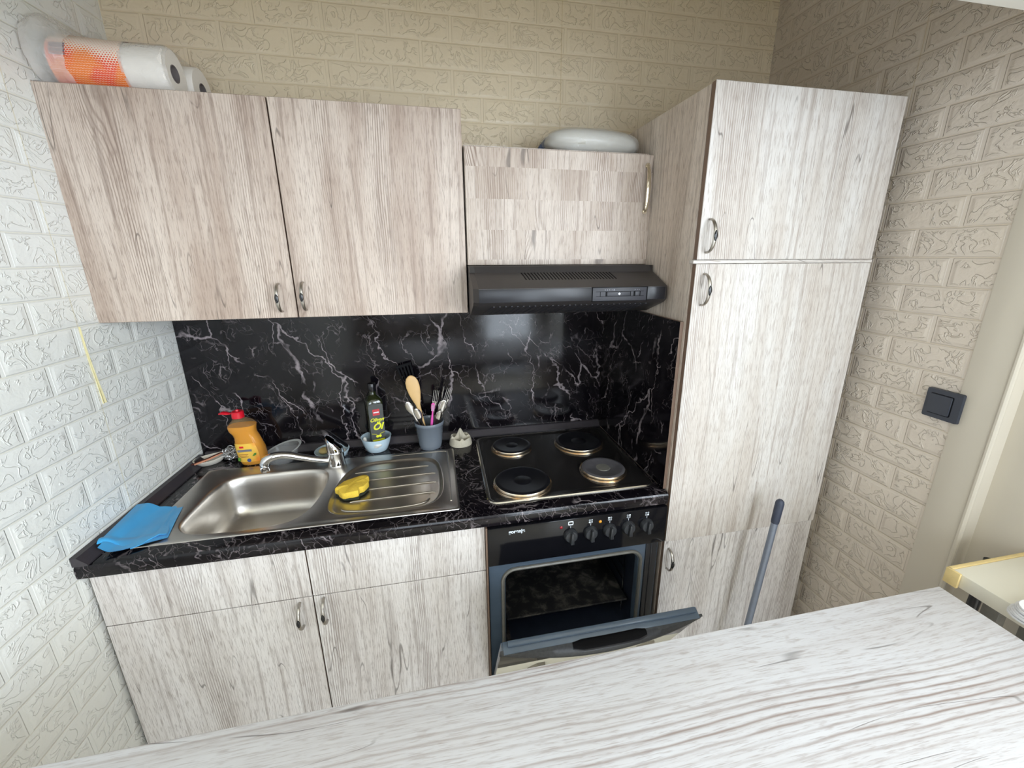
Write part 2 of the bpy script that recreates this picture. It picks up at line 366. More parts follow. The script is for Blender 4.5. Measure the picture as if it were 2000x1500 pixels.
M['film'] = clear('crinkled_clear_film', (0.86, 0.84, 0.81), 0.08, 0.34, bump=1.0, bs=34)
M['bag'] = plain('cloudy_white_plastic', srgb(184, 180, 170), 0.25, noise_amt=0.05, nscale=18, bump=0.0)
M['bagfilm'] = clear('clear_bag_film', (0.9, 0.9, 0.88), 0.08, 0.28, bump=1.0, bs=34)
M['navy'] = plain('dark_blue_fabric', srgb(52, 62, 86), 0.7)
M['switch'] = plain('anthracite_plastic', srgb(50, 54, 64), 0.38, noise_amt=0.04)
M['switch_side'] = plain('worn_plastic_edge', srgb(96, 90, 92), 0.5, noise_amt=0.3, nscale=150)
M['stick_grey'] = plain('blue_grey_metal_tube', srgb(128, 136, 152), 0.3, 0.3)
M['grip'] = plain('slate_rubber_grip', srgb(52, 58, 76), 0.5)
M['cream'] = plain('cream_table_laminate', srgb(230, 226, 212), 0.4, noise_amt=0.02, nscale=8)
M['yellow_edge'] = plain('yellow_wooden_edge', srgb(222, 198, 140), 0.5)
M['paper'] = plain('white_paper', srgb(228, 228, 230), 0.7, noise_amt=0.03, nscale=40)
M['window_frame'] = plain('white_window_frame', srgb(236, 236, 234), 0.4)
M['tear'] = plain('yellowed_foam', srgb(216, 206, 160), 0.7)

# ------------------------------------------------------------ mesh helpers (world coordinates)
def B(): return bmesh.new()

def box(bm, x0, x1, y0, y1, z0, z1, bev=0.0, seg=2):
    r = bmesh.ops.create_cube(bm, size=1.0)
    vs_ = r['verts']
    for v in vs_:
        v.co = Vector((x0+(v.co.x+0.5)*(x1-x0), y0+(v.co.y+0.5)*(y1-y0), z0+(v.co.z+0.5)*(z1-z0)))
    if bev > 0:
        es = list({e for v in vs_ for e in v.link_edges})
        bmesh.ops.bevel(bm, geom=es, offset=bev, segments=seg, affect='EDGES', profile=0.5)
    return vs_

def loft(bm, rings, cap0=True, cap1=True, close=True):
    R_ = [[bm.verts.new(p) for p in r] for r in rings]
    n = len(R_[0])
    for a, b in zip(R_, R_[1:]):
        for i in range(n if close else n-1):
            j = (i+1) % n
            try: bm.faces.new((a[i], a[j], b[j], b[i]))
            except ValueError: pass
    if cap0:
        try: bm.faces.new(list(reversed(R_[0])))
        except ValueError: pass
    if cap1:
        try: bm.faces.new(R_[-1])
        except ValueError: pass
    return R_

def sweep(bm, pts, rad, n=12, ry=None, up=(0, 0, 1), cap=True):
    pts = [Vector(p) for p in pts]
    if not isinstance(rad, (list, tuple)): rad = [rad]*len(pts)
    if ry is None: ry = rad
    elif not isinstance(ry, (list, tuple)): ry = [ry]*len(pts)
    rings = []; up = Vector(up)
    side = None
    for i, p in enumerate(pts):
        t = (pts[min(i+1, len(pts)-1)]-pts[max(i-1, 0)]).normalized()
        if side is None:
            s = t.cross(up)
            if s.length < 1e-3: s = t.cross(Vector((1, 0, 0)))
            side = s.normalized()
        else:
            side = (side - t*side.dot(t)).normalized()
        w_ = t.cross(side)
        rings.append([p + side*math.cos(2*PI*k_/n)*rad[i] + w_*math.sin(2*PI*k_/n)*ry[i] for k_ in range(n)])
    loft(bm, rings, cap, cap)

def smooth_path(pts, k_=8):
    P = [Vector(p) for p in pts]; out = []
    for i in range(len(P)-1):
        p0, p1, p2, p3 = P[max(i-1, 0)], P[i], P[i+1], P[min(i+2, len(P)-1)]
        for j in range(k_):
            t = j/k_
            out.append(0.5*((2*p1)+(p2-p0)*t+(2*p0-5*p1+4*p2-p3)*t*t+(3*p1-p0-3*p2+p3)*t**3))
    out.append(P[-1]); return out

def lathe(bm, cx, cy, prof, n=40, sx=1.0, sy=1.0, tilt=None, cap0=True, cap1=True):
    rings = []
    for r, z in prof:
        rings.append([Vector((cx+math.cos(2*PI*k_/n)*r*sx, cy+math.sin(2*PI*k_/n)*r*sy, z)) for k_ in range(n)])
    if tilt:
        piv, mat = tilt
        rings = [[piv+mat@(p-piv) for p in r] for r in rings]
    loft(bm, rings, cap0, cap1)

def prism(bm, poly, axis, a0, a1, bev=0.0):
    """poly: list of 2-D points; axis 'x' -> (y,z), 'y' -> (x,z), 'z' -> (x,y)"""
    def P(p, a):
        if axis == 'x': return (a, p[0], p[1])
        if axis == 'y': return (p[0], a, p[1])
        return (p[0], p[1], a)
    r0 = [bm.verts.new(P(p, a0)) for p in poly]; r1 = [bm.verts.new(P(p, a1)) for p in poly]
    n = len(poly); fs = []
    for i in range(n):
        j = (i+1) % n; fs.append(bm.faces.new((r0[i], r0[j], r1[j], r1[i])))
    fs.append(bm.faces.new(list(reversed(r0)))); fs.append(bm.faces.new(r1))
    if bev > 0:
        es = list({e for f in fs for e in f.edges})
        bmesh.ops.bevel(bm, geom=es, offset=bev, segments=2, affect='EDGES', profile=0.5)

def rrect(x0, x1, y0, y1, r, n=6):
    out = []
    for cx, cy, a in ((x1-r, y1-r, 0), (x0+r, y1-r, PI/2), (x0+r, y0+r, PI), (x1-r, y0+r, 3*PI/2)):
        for i in range(n+1):
            t = a+PI/2*i/n; out.append((cx+r*math.cos(t), cy+r*math.sin(t)))
    return out

def finish(name, bm, mat, parent=None, origin=(0, 0, 0), smooth=35, grain='z', mats=None, uvoff=(0, 0), recalc=True, uv=True):
    if recalc: bmesh.ops.recalc_face_normals(bm, faces=bm.faces)
    if uv:
        l = bm.loops.layers.uv.new('UVMap')
        for f in bm.faces:
            nx, ny, nz = abs(f.normal.x), abs(f.normal.y), abs(f.normal.z)
            for lp in f.loops:
                x, y, z = lp.vert.co
                if grain == 'x':
                    a = (y, x) if nz >= max(nx, ny) else ((z, x) if ny >= nx else (y, z))
                    if nx > max(ny, nz): a = (y, z)
                elif grain == 'z':
                    a = (x, y) if nz > max(nx, ny) else ((x, z) if ny >= nx else (y, z))
                    if nz > max(nx, ny): a = (x, y)
                lp[l].uv = (a[0]+uvoff[0], a[1]+uvoff[1])
    o = Vector(origin) if parent is None else Vector(parent['_o'])
    if parent is not None and origin != (0, 0, 0): o = Vector(origin)
    for v in bm.verts: v.co -= o
    me = bpy.data.meshes.new(name); bm.to_mesh(me); bm.free()
    for m_ in (mats or [mat]): me.materials.append(m_)
    for p in me.polygons: p.use_smooth = True
    if smooth is not None: me.set_sharp_from_angle(angle=math.radians(smooth))
    else:
        for p in me.polygons: p.use_smooth = False
    ob = bpy.data.objects.new(name, me); C.objects.link(ob)
    if parent is not None:
        ob.parent = parent; ob.location = o - Vector(parent['_o'])
    else: ob.location = o
    ob['_o'] = tuple(o)
    return ob

def thing(name, label, cat, loc, group=None):
    o = bpy.data.objects.new(name, None); C.objects.link(o); o.location = loc; o['_o'] = tuple(loc)
    o.empty_display_size = 0.05
    o['label'] = label; o['category'] = cat
    if group: o['group'] = group
    return o
def tag(o, label, cat, group=None, kind=None):
    o['label'] = label; o['category'] = cat
    if group: o['group'] = group
    if kind: o['kind'] = kind
    return o
def struct(name, bm, mat, label=None, **kw):
    o = finish(name, bm, mat, **kw); o['kind'] = 'structure'
    if label: o['label'] = label
    return o
def P(name, bm, mat, parent, label=None, **kw):
    o = finish(name, bm, mat, parent, **kw)
    if label: o['label'] = label
    return o

def text_bm(s, size, mat4, depth=0.0004, shear=0.0, bold=0.0):
    cu = bpy.data.curves.new('t', 'FONT'); cu.body = s; cu.size = size; cu.extrude = depth; cu.shear = shear; cu.offset = bold
    cu.align_x = 'CENTER'; cu.align_y = 'CENTER'
    ob = bpy.data.objects.new('t', cu); C.objects.link(ob)
    me = bpy.data.meshes.new_from_object(ob)
    bm = B(); bm.from_mesh(me); bm.transform(mat4)
    bpy.data.objects.remove(ob); bpy.data.meshes.remove(me); bpy.data.curves.remove(cu)
    return bm
def frame(origin, right, up):
    r = Vector(right).normalized(); u = Vector(up).normalized(); n = r.cross(u)
    o = Vector(origin)
    return Matrix(((r.x, u.x, n.x, o.x), (r.y, u.y, n.y, o.y), (r.z, u.z, n.z, o.z), (0, 0, 0, 1)))

# ------------------------------------------------------------ the room
bm = B(); box(bm, -0.25, 2.70, -3.95, 0.12, -0.06, 0.0); struct('floor', bm, M['tiles'], 'beige tiled floor')
bm = B(); box(bm, -0.25, 2.70, -3.95, 0.12, 2.56, 2.64); struct('ceiling', bm, M['ceil'])
# left wall leans a touch out of square
def quadprism(bm, a, b, c, d, z0, z1):
    prism(bm, [a, b, c, d], 'z', z0, z1)
bm = B(); quadprism(bm, (0.0, 0.0), (-0.115, -3.8), (-0.24, -3.8), (-0.12, 0.0), 0, 2.56)
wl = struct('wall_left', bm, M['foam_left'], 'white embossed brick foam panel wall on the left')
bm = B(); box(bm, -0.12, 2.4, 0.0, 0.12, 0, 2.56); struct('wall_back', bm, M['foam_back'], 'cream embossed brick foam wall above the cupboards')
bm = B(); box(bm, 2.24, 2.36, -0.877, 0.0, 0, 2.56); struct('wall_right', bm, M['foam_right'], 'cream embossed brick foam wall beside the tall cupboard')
bm = B(); box(bm, 2.236, 2.36, -0.968, -0.877, 0, 2.56, 0.004); struct('trim_1', bm, M['paint'], 'smooth cream strip at the end of the right brick wall')
bm = B(); sweep(bm, [(2.238, -0.966, 0.0), (2.238, -0.966, 2.56)], 0.007, 10); struct('trim_2', bm, M['paint'], 'rounded corner bead')
bm = B(); box(bm, 2.285, 2.36, -1.80, -0.966, 0, 2.56); struct('wall_right_front', bm, M['paint'], 'plain cream recessed wall beyond the corner bead')
# lintel of the niche
bm = B(); box(bm, -0.05, 2.285, -1.16, -0.985, 2.0, 2.56, 0.006); struct('lintel', bm, M['paint_white'], 'white lintel across the front of the kitchen niche')
# room behind with windows
def wall_with_holes(name, axis, pos, th, a0, a1, holes, mat):
    bm = B()
    def bx_(p0, p1, z0, z1):
        if p1-p0 < 1e-4 or z1-z0 < 1e-4: return
        if axis == 'y': box(bm, p0, p1, pos-th, pos, z0, z1)
        else: box(bm, pos, pos+th, p0, p1, z0, z1)
    cur = a0
    for h0, h1, z0, z1 in holes:
        bx_(cur, h0, 0, 2.56); bx_(h0, h1, 0, z0); bx_(h0, h1, z1, 2.56); cur = h1
    bx_(cur, a1, 0, 2.56)
    return struct(name, bm, mat)
wall_with_holes('wall_window_side', 'y', -3.8, 0.12, -0.24, 2.6, [(0.3, 1.2, 0.9, 2.3), (1.5, 2.2, 0.02, 2.3)], M['paint_backlit'])  # left hole belongs to the added window
wall_with_holes('wall_far_right', 'x', 2.40, 0.12, -3.8, -1.80, [(-3.4, -1.9, 0.85, 2.3)], M['paint_white'])
def window(name, axis, pos, a0, a1, z0, z1, bars):
    bm = B(); t = 0.05
    def b_(p0, p1, q0, q1):
        if axis == 'y': box(bm, p0, p1, pos-0.08, pos-0.02, q0, q1)
        else: box(bm, pos+0.02, pos+0.08, p0, p1, q0, q1)
    b_(a0, a1, z0, z0+t); b_(a0, a1, z1-t, z1); b_(a0, a0+t, z0+t, z1-t); b_(a1-t, a1, z0+t, z1-t)
    for x in bars: b_(x-0.03, x+0.03, z0+t, z1-t)
    return struct(name, bm, M['window_frame'])
window('door_1', 'y', -3.8, 1.5, 2.2, 0.02, 2.3, [])
window('added_window', 'y', -3.8, 0.3, 1.2, 0.9, 2.3, [0.75])  # invented window, added to spread light from the left
window('window_2', 'x', 2.40, -3.4, -1.9, 0.85, 2.3, [-2.65])
# yellowed tear between two foam panels on the left wall
bm = B()
tp = [(-0.381, 1.42, 0.0006), (-0.381, 1.36, 0.0014), (-0.379, 1.315, 0.0022), (-0.375, 1.26, 0.0032), (-0.371, 1.208, 0.0052)]
ringA = []
for y, z, w_ in tp:
    x = 0.0303*y
    ringA.append([Vector((x-0.001, y-w_, z)), Vector((x+0.0022, y-w_, z)), Vector((x+0.0008, y, z)), Vector((x+0.0030, y+w_, z)), Vector((x-0.001, y+w_, z))])
loft(bm, ringA)
o = struct('trim_3', bm, M['tear'], 'yellowed gap between two foam panels on the left wall')

# ------------------------------------------------------------ handles
def bow_handle(parent, cx, yf, cz, L=0.088, h=0.032, mat='nickel', name='handle', label=None):
    """crescent pull: feet on the door face yf, bow towards -y"""
    bm = B(); n = 20; pts = []; rx = []; ry = []
    for i in range(n+1):
        t = i/n; a = PI*t
        pts.append((cx, yf-h*math.sin(a)**0.8 if 0 < t < 1 else yf+0.0005, cz+L/2*math.cos(a)))
        q = math.sin(a)
        rx.append(0.0036+0.0018*q); ry.append(0.0028+0.0008*q)
    sweep(bm, pts, rx, 12, ry, up=(0, -1, 0.01))
    hd = finish(name, bm, M[mat], parent)
    if label: hd['label'] = label
    if mat == 'nickel':
        bm = B(); pts = []; 
        for i in range(9):
            a = PI*(0.40+0.20*i/8); pts.append((cx, yf-h*math.sin(a)**0.8-0.0028, cz+L/2*math.cos(a)))
        rr = [0.0012+0.0042*math.sin(PI*(i/8*0.9+0.05)) for i in range(9)]
        sweep(bm, pts, rr, 12, [0.0026]*9, up=(0, -1, 0.01))
        finish('handle_inlay', bm, M['inlay'], hd)['label'] = 'glossy black inlay'
    return hd

def carcass(bm, x0, x1, y0, y1, z0, z1, t=0.016, top=True):
    box(bm, x0, x0+t, y0, y1, z0, z1); box(bm, x1-t, x1, y0, y1, z0, z1)
    box(bm, x0+t, x1-t, y1-0.008, y1, z0, z1)
    box(bm, x0+t, x1-t, y0, y1-0.008, z0, z0+t)
    if top: box(bm, x0+t, x1-t, y0, y1-0.008, z1-t, z1)

def door(name, x0, x1, yf, z0, z1, mat, parent, t=0.018, bev=0.0012, uvoff=(0, 0), edge='edge_brown', label=None):
    bm = B(); box(bm, x0, x1, yf, yf+t, z0, z1, bev, 1)
    bmesh.ops.recalc_face_normals(bm, faces=bm.faces)
    for f in bm.faces:
        if abs(f.normal.x) > 0.9: f.material_index = 1
    return P(name, bm, None, parent, label, mats=[M[mat], M[edge]], uvoff=uvoff)

# ------------------------------------------------------------ wall cabinet (two doors)
YU, ZU0, ZU1 = -0.314, 1.4202, 1.9951
t = thing('wall_cabinet', 'wide two-door whitewashed wall cabinet hanging above the sink', 'cabinet', (0.5, 0, ZU0))
bm = B(); carcass(bm, 0.002, 0.9995, YU+0.0185, -0.001, ZU0, ZU1)
P('body', bm, M['wood_side'], t)
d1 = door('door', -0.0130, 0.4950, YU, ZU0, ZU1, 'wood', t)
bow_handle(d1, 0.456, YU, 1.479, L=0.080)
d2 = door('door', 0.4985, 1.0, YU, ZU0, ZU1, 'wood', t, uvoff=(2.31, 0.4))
bow_handle(d2, 0.522, YU, 1.482, L=0.080)
# ------------------------------------------------------------ hood cabinet
YH, ZH0, ZH1 = -0.3232, 1.5674, 1.9003
t = thing('wall_cabinet', 'short wall cabinet with block-patterned door above the black range hood', 'cabinet', (1.3, 0, ZH0))
bm = B(); carcass(bm, 1.004, 1.594, YH+0.0185, -0.001, ZH0, ZH1+0.006)
P('body', bm, M['wood_side'], t)
d1 = door('door', 1.0045, 1.603, YH, ZH0, ZH1, 'wood_block', t)
bm = B(); pts = []; rr = []
for i in range(21):
    a = PI*i/20; pts.append((1.5815, YH-0.020*math.sin(a)**0.7 if 0 < i < 20 else YH+0.0005, 1.800+0.068*math.cos(a))); rr.append(0.0038+0.0034*math.sin(a))
sweep(bm, pts, rr, 12, [0.0028+0.001*math.sin(PI*i/20) for i in range(21)], up=(0, -1, 0.01))
for s in (-1, 1): sweep(bm, [(1.5815, YH+0.0005, 1.8+s*0.068), (1.5815, YH-0.006, 1.8+s*0.068)], 0.0075, 12)
P('handle', bm, M['chrome_gold_glint'], d1, 'long polished chrome bow handle with a gold reflection in its colour')

# ------------------------------------------------------------ range hood
t = thing('range_hood', 'black slim range hood under the short wall cabinet', 'range hood', (1.3, 0, 1.41))
x0, x1 = 1.004, 1.598
prof = [(-0.004, 1.5655), (-0.378, 1.5655), (-0.392, 1.546), (-0.489, 1.506), (-0.491, 1.468), (-0.478, 1.457), (-0.36, 1.417), (-0.004, 1.417)]
bm = B()
# bevelled ends: section shrinks at both ends
def hring(x, ins): 
    out = []
    for i, (y, z) in enumerate(prof):
        if i in (2, 3, 4, 5): y = y + ins
        out.append(Vector((x, y, z)))
    return out
loft(bm, [hring(x0, 0.022), hring(x0+0.014, 0.0), hring(x1-0.012, 0.0), hring(x1, 0.012)])
body = P('body', bm, M['hood_black'], t, smooth=25)
# vent slots on the sloped top
dy, dz = (-0.489+0.392), (1.506-1.546); L_ = math.hypot(dy, dz); sy_, sz_ = dy/L_, dz/L_
nrm = Vector((0, dz/L_, -dy/L_)); 
if nrm.z < 0: nrm = -nrm
bm = B()
for i in range(29):
    xx = 1.158+i*0.0101
    s0, s1 = 0.002, 0.050
    for q in range(1):
        c0 = Vector((xx, -0.392+sy_*s0, 1.546+sz_*s0)); c1 = Vector((xx+0.007, -0.392+sy_*s1, 1.546+sz_*s1))
        sweep(bm, [c0, c0*0.5+c1*0.5+Vector((0.0006, 0, 0)), c1], 0.0021, 8, 0.0008, up=tuple(nrm))
P('vent_slots', bm, M['black_deep'], body, 'row of slanted black air slots')
bm = B(); box(bm, 1.018, 1.3495, -0.4920, -0.488, 1.4675, 1.505, 0.001); P('front_panel', bm, M['front_black'], body, 'smooth black front strip')
bm = B(); box(bm, 1.5265, 1.585, -0.4920, -0.488, 1.4675, 1.505, 0.001)
P('front_panel', bm, M['front_black'], body, 'smooth black front strip')
# control panel
YP = -0.4925
bm = B()
box(bm, 1.352, 1.524, YP, YP+0.004, 1.466, 1.505, 0.0008)
pan = P('control_panel', bm, M['hood_panel'], t, 'dark grey slider control panel')
bm = B()
for a, b, c, d in ((1.350, 1.526, 1.5045, 1.5062), (1.350, 1.526, 1.4648, 1.4662), (1.350, 1.3515, 1.4648, 1.5062), (1.5225, 1.526, 1.4648, 1.5062), (1.362, 1.514, 1.4785, 1.4795), (1.362, 1.514, 1.4925, 1.4935), (1.3745, 1.376, 1.479, 1.493), (1.392, 1.3955, 1.479, 1.493), (1.4705, 1.472, 1.479, 1.493), (1.481, 1.485, 1.479, 1.493), (1.5005, 1.503, 1.479, 1.493)):
    box(bm, a, b, YP-0.0006, YP+0.003, c, d)
P('panel_groove', bm, M['black_deep'], pan)
bm = B(); box(bm, 1.3965, 1.4695, YP-0.0022, YP+0.001, 1.4798, 1.4922, 0.0008); P('slider_switch', bm, M['hood_panel'], pan)
bm = B(); box(bm, 1.4855, 1.5000, YP-0.0022, YP+0.001, 1.4798, 1.4922, 0.0008); P('slider_switch', bm, M['hood_panel'], pan)
bm = B(); prism(bm, [(1.430, 1.486), (1.4345, 1.4905), (1.4385, 1.4862), (1.4345, 1.4825)], 'y', YP-0.003, YP-0.002); 
P('slider_mark', bm, M['print_white'], pan, 'white marker on the slider')
bm = B()
for x in (1.390, 1.397, 1.404, 1.4115): box(bm, x-0.0008, x+0.0008, YP-0.0006, YP+0.001, 1.4965, 1.4995)
box(bm, 1.4165, 1.4195, YP-0.0006, YP+0.001, 1.4955, 1.5005)
P('scale_marks', bm, M['print_grey'], pan); bm = B()
for x in (1.485, 1.492, 1.498): box(bm, x-0.0008, x+0.0008, YP-0.0006, YP+0.001, 1.4965, 1.499)
P('scale_marks', bm, M['print_grey'], pan)
# slatted filter grille on the sloping underside
bm = B()
d_ = Vector((0, -0.36+0.478, 1.417-1.457)); un = Vector((0, d_.z, -d_.y)).normalized()
for i in range(28):
    xx = 1.05+i*0.0175
    c0 = Vector((xx+0.012, -0.472, 1.455)); c1 = Vector((xx-0.006, -0.375, 1.4222))
    sweep(bm, [c0+un*0.0008, c1+un*0.0008], 0.0028, 6, 0.0014, up=tuple(un))
P('filter_slats', bm, M['hood_panel'], body, 'slanting dark slats under the front edge')

# ------------------------------------------------------------ tall cabinet
YT, XT0, XT1 = -0.6042, 1.6048, 2.1908
t = thing('tall_cabinet', 'tall whitewashed cupboard with three doors standing right of the oven', 'cabinet', (1.9, 0, 0))
bm = B(); carcass(bm, 1.6035, 2.186, YT+0.0195, -0.002, 0.0, 2.006, 0.018)
box(bm, 1.622, 2.168, YT+0.03, -0.01, 1.565, 1.583)
P('body', bm, M['wood_side'], t)
bm = B(); box(bm, 1.594, XT1+0.001, YT-0.001, YT+0.019, 1.5735, 1.5825, 0.001, 1)
P('shelf_edge', bm, M['wood2'], t, 'thin pale strip between the upper two doors', grain='x')
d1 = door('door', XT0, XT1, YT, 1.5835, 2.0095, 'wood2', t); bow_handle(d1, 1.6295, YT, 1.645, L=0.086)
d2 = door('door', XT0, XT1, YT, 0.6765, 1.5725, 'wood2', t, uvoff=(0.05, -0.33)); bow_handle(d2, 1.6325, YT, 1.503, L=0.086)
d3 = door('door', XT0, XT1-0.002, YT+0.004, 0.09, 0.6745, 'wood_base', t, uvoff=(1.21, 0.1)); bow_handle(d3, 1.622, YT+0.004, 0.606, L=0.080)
bm = B(); box(bm, XT0, XT1-0.004, YT+0.05, YT+0.066, 0, 0.088); P('plinth', bm, M['wood_base'], t)

# ------------------------------------------------------------ splashbacks
bm = B(); box(bm, 0.001, 1.592, -0.010, -0.001, 0.86, 1.417)
tag(finish('splashback', bm, M['marble'], origin=(0.8, -0.005, 0.86)), 'glossy black marble-look splashback behind the sink and hob', 'splashback')
bm = B(); box(bm, 1.5925, 1.6030, -0.5765, -0.001, 0.862, 1.4095)
bmesh.ops.recalc_face_normals(bm, faces=bm.faces)
for f in bm.faces:
    if f.normal.y < -0.9 or f.normal.z > 0.9: f.material_index = 1
tag(finish('side_splashback', bm, None, mats=[M['marble'], M['edge_brown']], origin=(1.598, -0.29, 0.862), uvoff=(0.77, 0.2)), 'black marble-look side panel fixed to the tall cupboard right of the hob', 'splashback')

# ------------------------------------------------------------ worktop with sink cut-out
ZT, KT, YW = 0.8582, 0.042, -0.6006
xw0, xw1 = -0.020, 1.600
sx0, sx1, sy0, sy1 = 0.0725, 0.936, -0.130, -0.551
bm = B()
fr = [(YW+0.062, ZT), (YW+0.010, ZT), (YW+0.004, ZT-0.0025), (YW+0.0008, ZT-0.008), (YW, ZT-0.014), (YW, ZT-KT+0.012), (YW+0.002, ZT-KT+0.004), (YW+0.008, ZT-KT), (YW+0.062, ZT-KT)]
prism(bm, fr, 'x', xw0, xw1)
yy = YW+0.062
cut = (sx0+0.02, sx1-0.03, sy1+0.013, sy0-0.02)
box(bm, xw0, cut[0], yy, -0.011, ZT-KT, ZT)
box(bm, cut[0], cut[1], cut[3], -0.011, ZT-KT, ZT)
box(bm, cut[1], xw1-0.008, yy, -0.011, ZT-KT, ZT)
wt = tag(finish('worktop', bm, M['marble_top'], origin=(0.8, -0.3, ZT-KT)), 'long black marble-look worktop running under sink and hob', 'worktop')
# metal end strip on the right end
# upstands
bm = B()
prism(bm, [(-0.0105, ZT), (-0.034, ZT), (-0.034, ZT+0.004), (-0.018, ZT+0.024), (-0.0105, ZT+0.026)], 'x', 0.012, 1.592)
tag(finish('worktop_upstand', bm, M['black_strip'], origin=(0.8, -0.02, ZT)), 'dark sealing strip along the foot of the back splashback', 'sealing strip')
bm = B()
r0 = []; r1 = []
def ups(y):
    x = 0.0303*y
    return [Vector((x+0.0008, y, ZT)), Vector((x+0.034, y, ZT)), Vector((x+0.034, y, ZT+0.004)), Vector((x+0.014, y, ZT+0.024)), Vector((x+0.0008, y, ZT+0.026))]
loft(bm, [ups(-0.602), ups(-0.0345)])
tag(finish('worktop_upstand', bm, M['black_strip'], origin=(0.01, -0.3, ZT)), 'dark sealing strip between worktop and white brick wall on the left', 'sealing strip')

# ------------------------------------------------------------ sink base cabinet
YB = -0.582
t = thing('base_cabinet', 'whitewashed two-door sink cupboard under the left worktop', 'cabinet', (0.5, -0.3, 0))
bm = B(); carcass(bm, 0.0, 1.004, YB+0.0185, -0.02, 0.1, ZT-KT-0.001, top=False)
P('body', bm, M['carcass'], t)
zs = 0.6505
xm = 0.502
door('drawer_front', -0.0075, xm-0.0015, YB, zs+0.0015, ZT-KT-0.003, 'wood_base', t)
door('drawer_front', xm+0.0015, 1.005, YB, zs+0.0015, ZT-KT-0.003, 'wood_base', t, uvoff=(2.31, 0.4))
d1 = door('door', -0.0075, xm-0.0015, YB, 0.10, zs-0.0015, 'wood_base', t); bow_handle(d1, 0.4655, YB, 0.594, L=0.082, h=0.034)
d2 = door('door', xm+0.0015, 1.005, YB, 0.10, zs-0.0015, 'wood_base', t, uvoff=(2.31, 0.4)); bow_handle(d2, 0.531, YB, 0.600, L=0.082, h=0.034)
bm = B(); box(bm, 0.0, 1.004, YB+0.05, YB+0.066, 0, 0.098); P('plinth', bm, M['wood_base'], t)

# ------------------------------------------------------------ sink
t = thing('sink', 'stainless steel inset sink with ribbed drainer in the worktop', 'sink', (0.504, -0.34, ZT))
ZS = ZT+0.0022
def closed_smooth(pts, k_):
    n = len(pts); P_ = [Vector((*p, 0)) for p in pts]; out = []
    for i in range(n):
        p0, p1, p2, p3 = P_[i-1], P_[i], P_[(i+1) % n], P_[(i+2) % n]
        for j in range(k_):
            s = j/k_
            out.append(0.5*((2*p1)+(p2-p0)*s+(2*p0-5*p1+4*p2-p3)*s*s+(3*p1-p0-3*p2+p3)*s**3))
    return out
bowl = closed_smooth([(0.142, -0.455), (0.164, -0.497), (0.206, -0.521), (0.301, -0.530), (0.415, -0.524), (0.476, -0.487), (0.503, -0.400), (0.505, -0.278), (0.480, -0.215), (0.406, -0.190), (0.266, -0.190), (0.186, -0.203), (0.149, -0.250), (0.139, -0.362)], 6)
drain = closed_smooth([(0.536, -0.455), (0.558, -0.500), (0.613, -0.517), (0.711, -0.520), (0.835, -0.515), (0.888, -0.455), (0.891, -0.311), (0.870, -0.215), (0.810, -0.180), (0.690, -0.176), (0.605, -0.190), (0.555, -0.251), (0.534, -0.364)], 6)
def shrink(loop, o_, z):
    """offset inwards along the loop normals, eased towards the centre"""
    n = len(loop); c = sum(loop, Vector())/n; out = []
    for i, p in enumerate(loop):
        r = (p-c); k_ = o_/r.length
        q = c + r*(1-k_*0.55) ; q = c+(q-c)*(1-o_*0.45/0.2)
        out.append(Vector((q.x, q.y, z)))
    return out
bm = B()
outer = [Vector((x, y, ZS)) for x, y in rrect(sx0+0.003, sx1-0.003, sy1+0.003, sy0-0.003, 0.006, 3)]
def ringv(pts): return [bm.verts.new(p) for p in pts]
def bridge(a, b):
    n = len(a)
    for i in range(n): bm.faces.new((a[i], a[(i+1) % n], b[(i+1) % n], b[i]))
# raised perimeter lip
lip0 = ringv([Vector((x, y, ZT-0.0005)) for x, y in rrect(sx0, sx1, sy1, sy0, 0.007, 3)])
lip1 = ringv([Vector((x, y, ZT+0.0022)) for x, y in rrect(sx0+0.0008, sx1-0.0008, sy1+0.0008, sy0-0.0008, 0.007, 3)])
lip2 = ringv([Vector((x, y, ZT+0.0034)) for x, y in rrect(sx0+0.004, sx1-0.004, sy1+0.004, sy0-0.004, 0.008, 3)])
lip3 = ringv([Vector((x, y, ZS)) for x, y in rrect(sx0+0.009, sx1-0.009, sy1+0.009, sy0-0.009, 0.010, 3)])
bridge(lip0, lip1); bridge(lip1, lip2); bridge(lip2, lip3)
def fillets(loop, prof):
    prev = None; first = None
    for o_, z in prof:
        cur = ringv(shrink(loop, o_, ZS+z))
        if prev: bridge(prev, cur)
        else: first = cur
        prev = cur
    return first, prev
b0, bl = fillets(bowl, [(0, 0), (0.003, -0.0015), (0.006, -0.005), (0.009, -0.012), (0.013, -0.035), (0.018, -0.07), (0.024, -0.098), (0.032, -0.118), (0.043, -0.131), (0.058, -0.1375), (0.08, -0.140), (0.12, -0.143), (0.16, -0.146)])
bm.faces.new(bl)
g0, gl = fillets(drain, [(0, 0), (0.003, 0.0012), (0.006, 0.0008), (0.010, -0.003), (0.015, -0.0062), (0.022, -0.0075), (0.05, -0.008)])
bm.faces.new(gl)
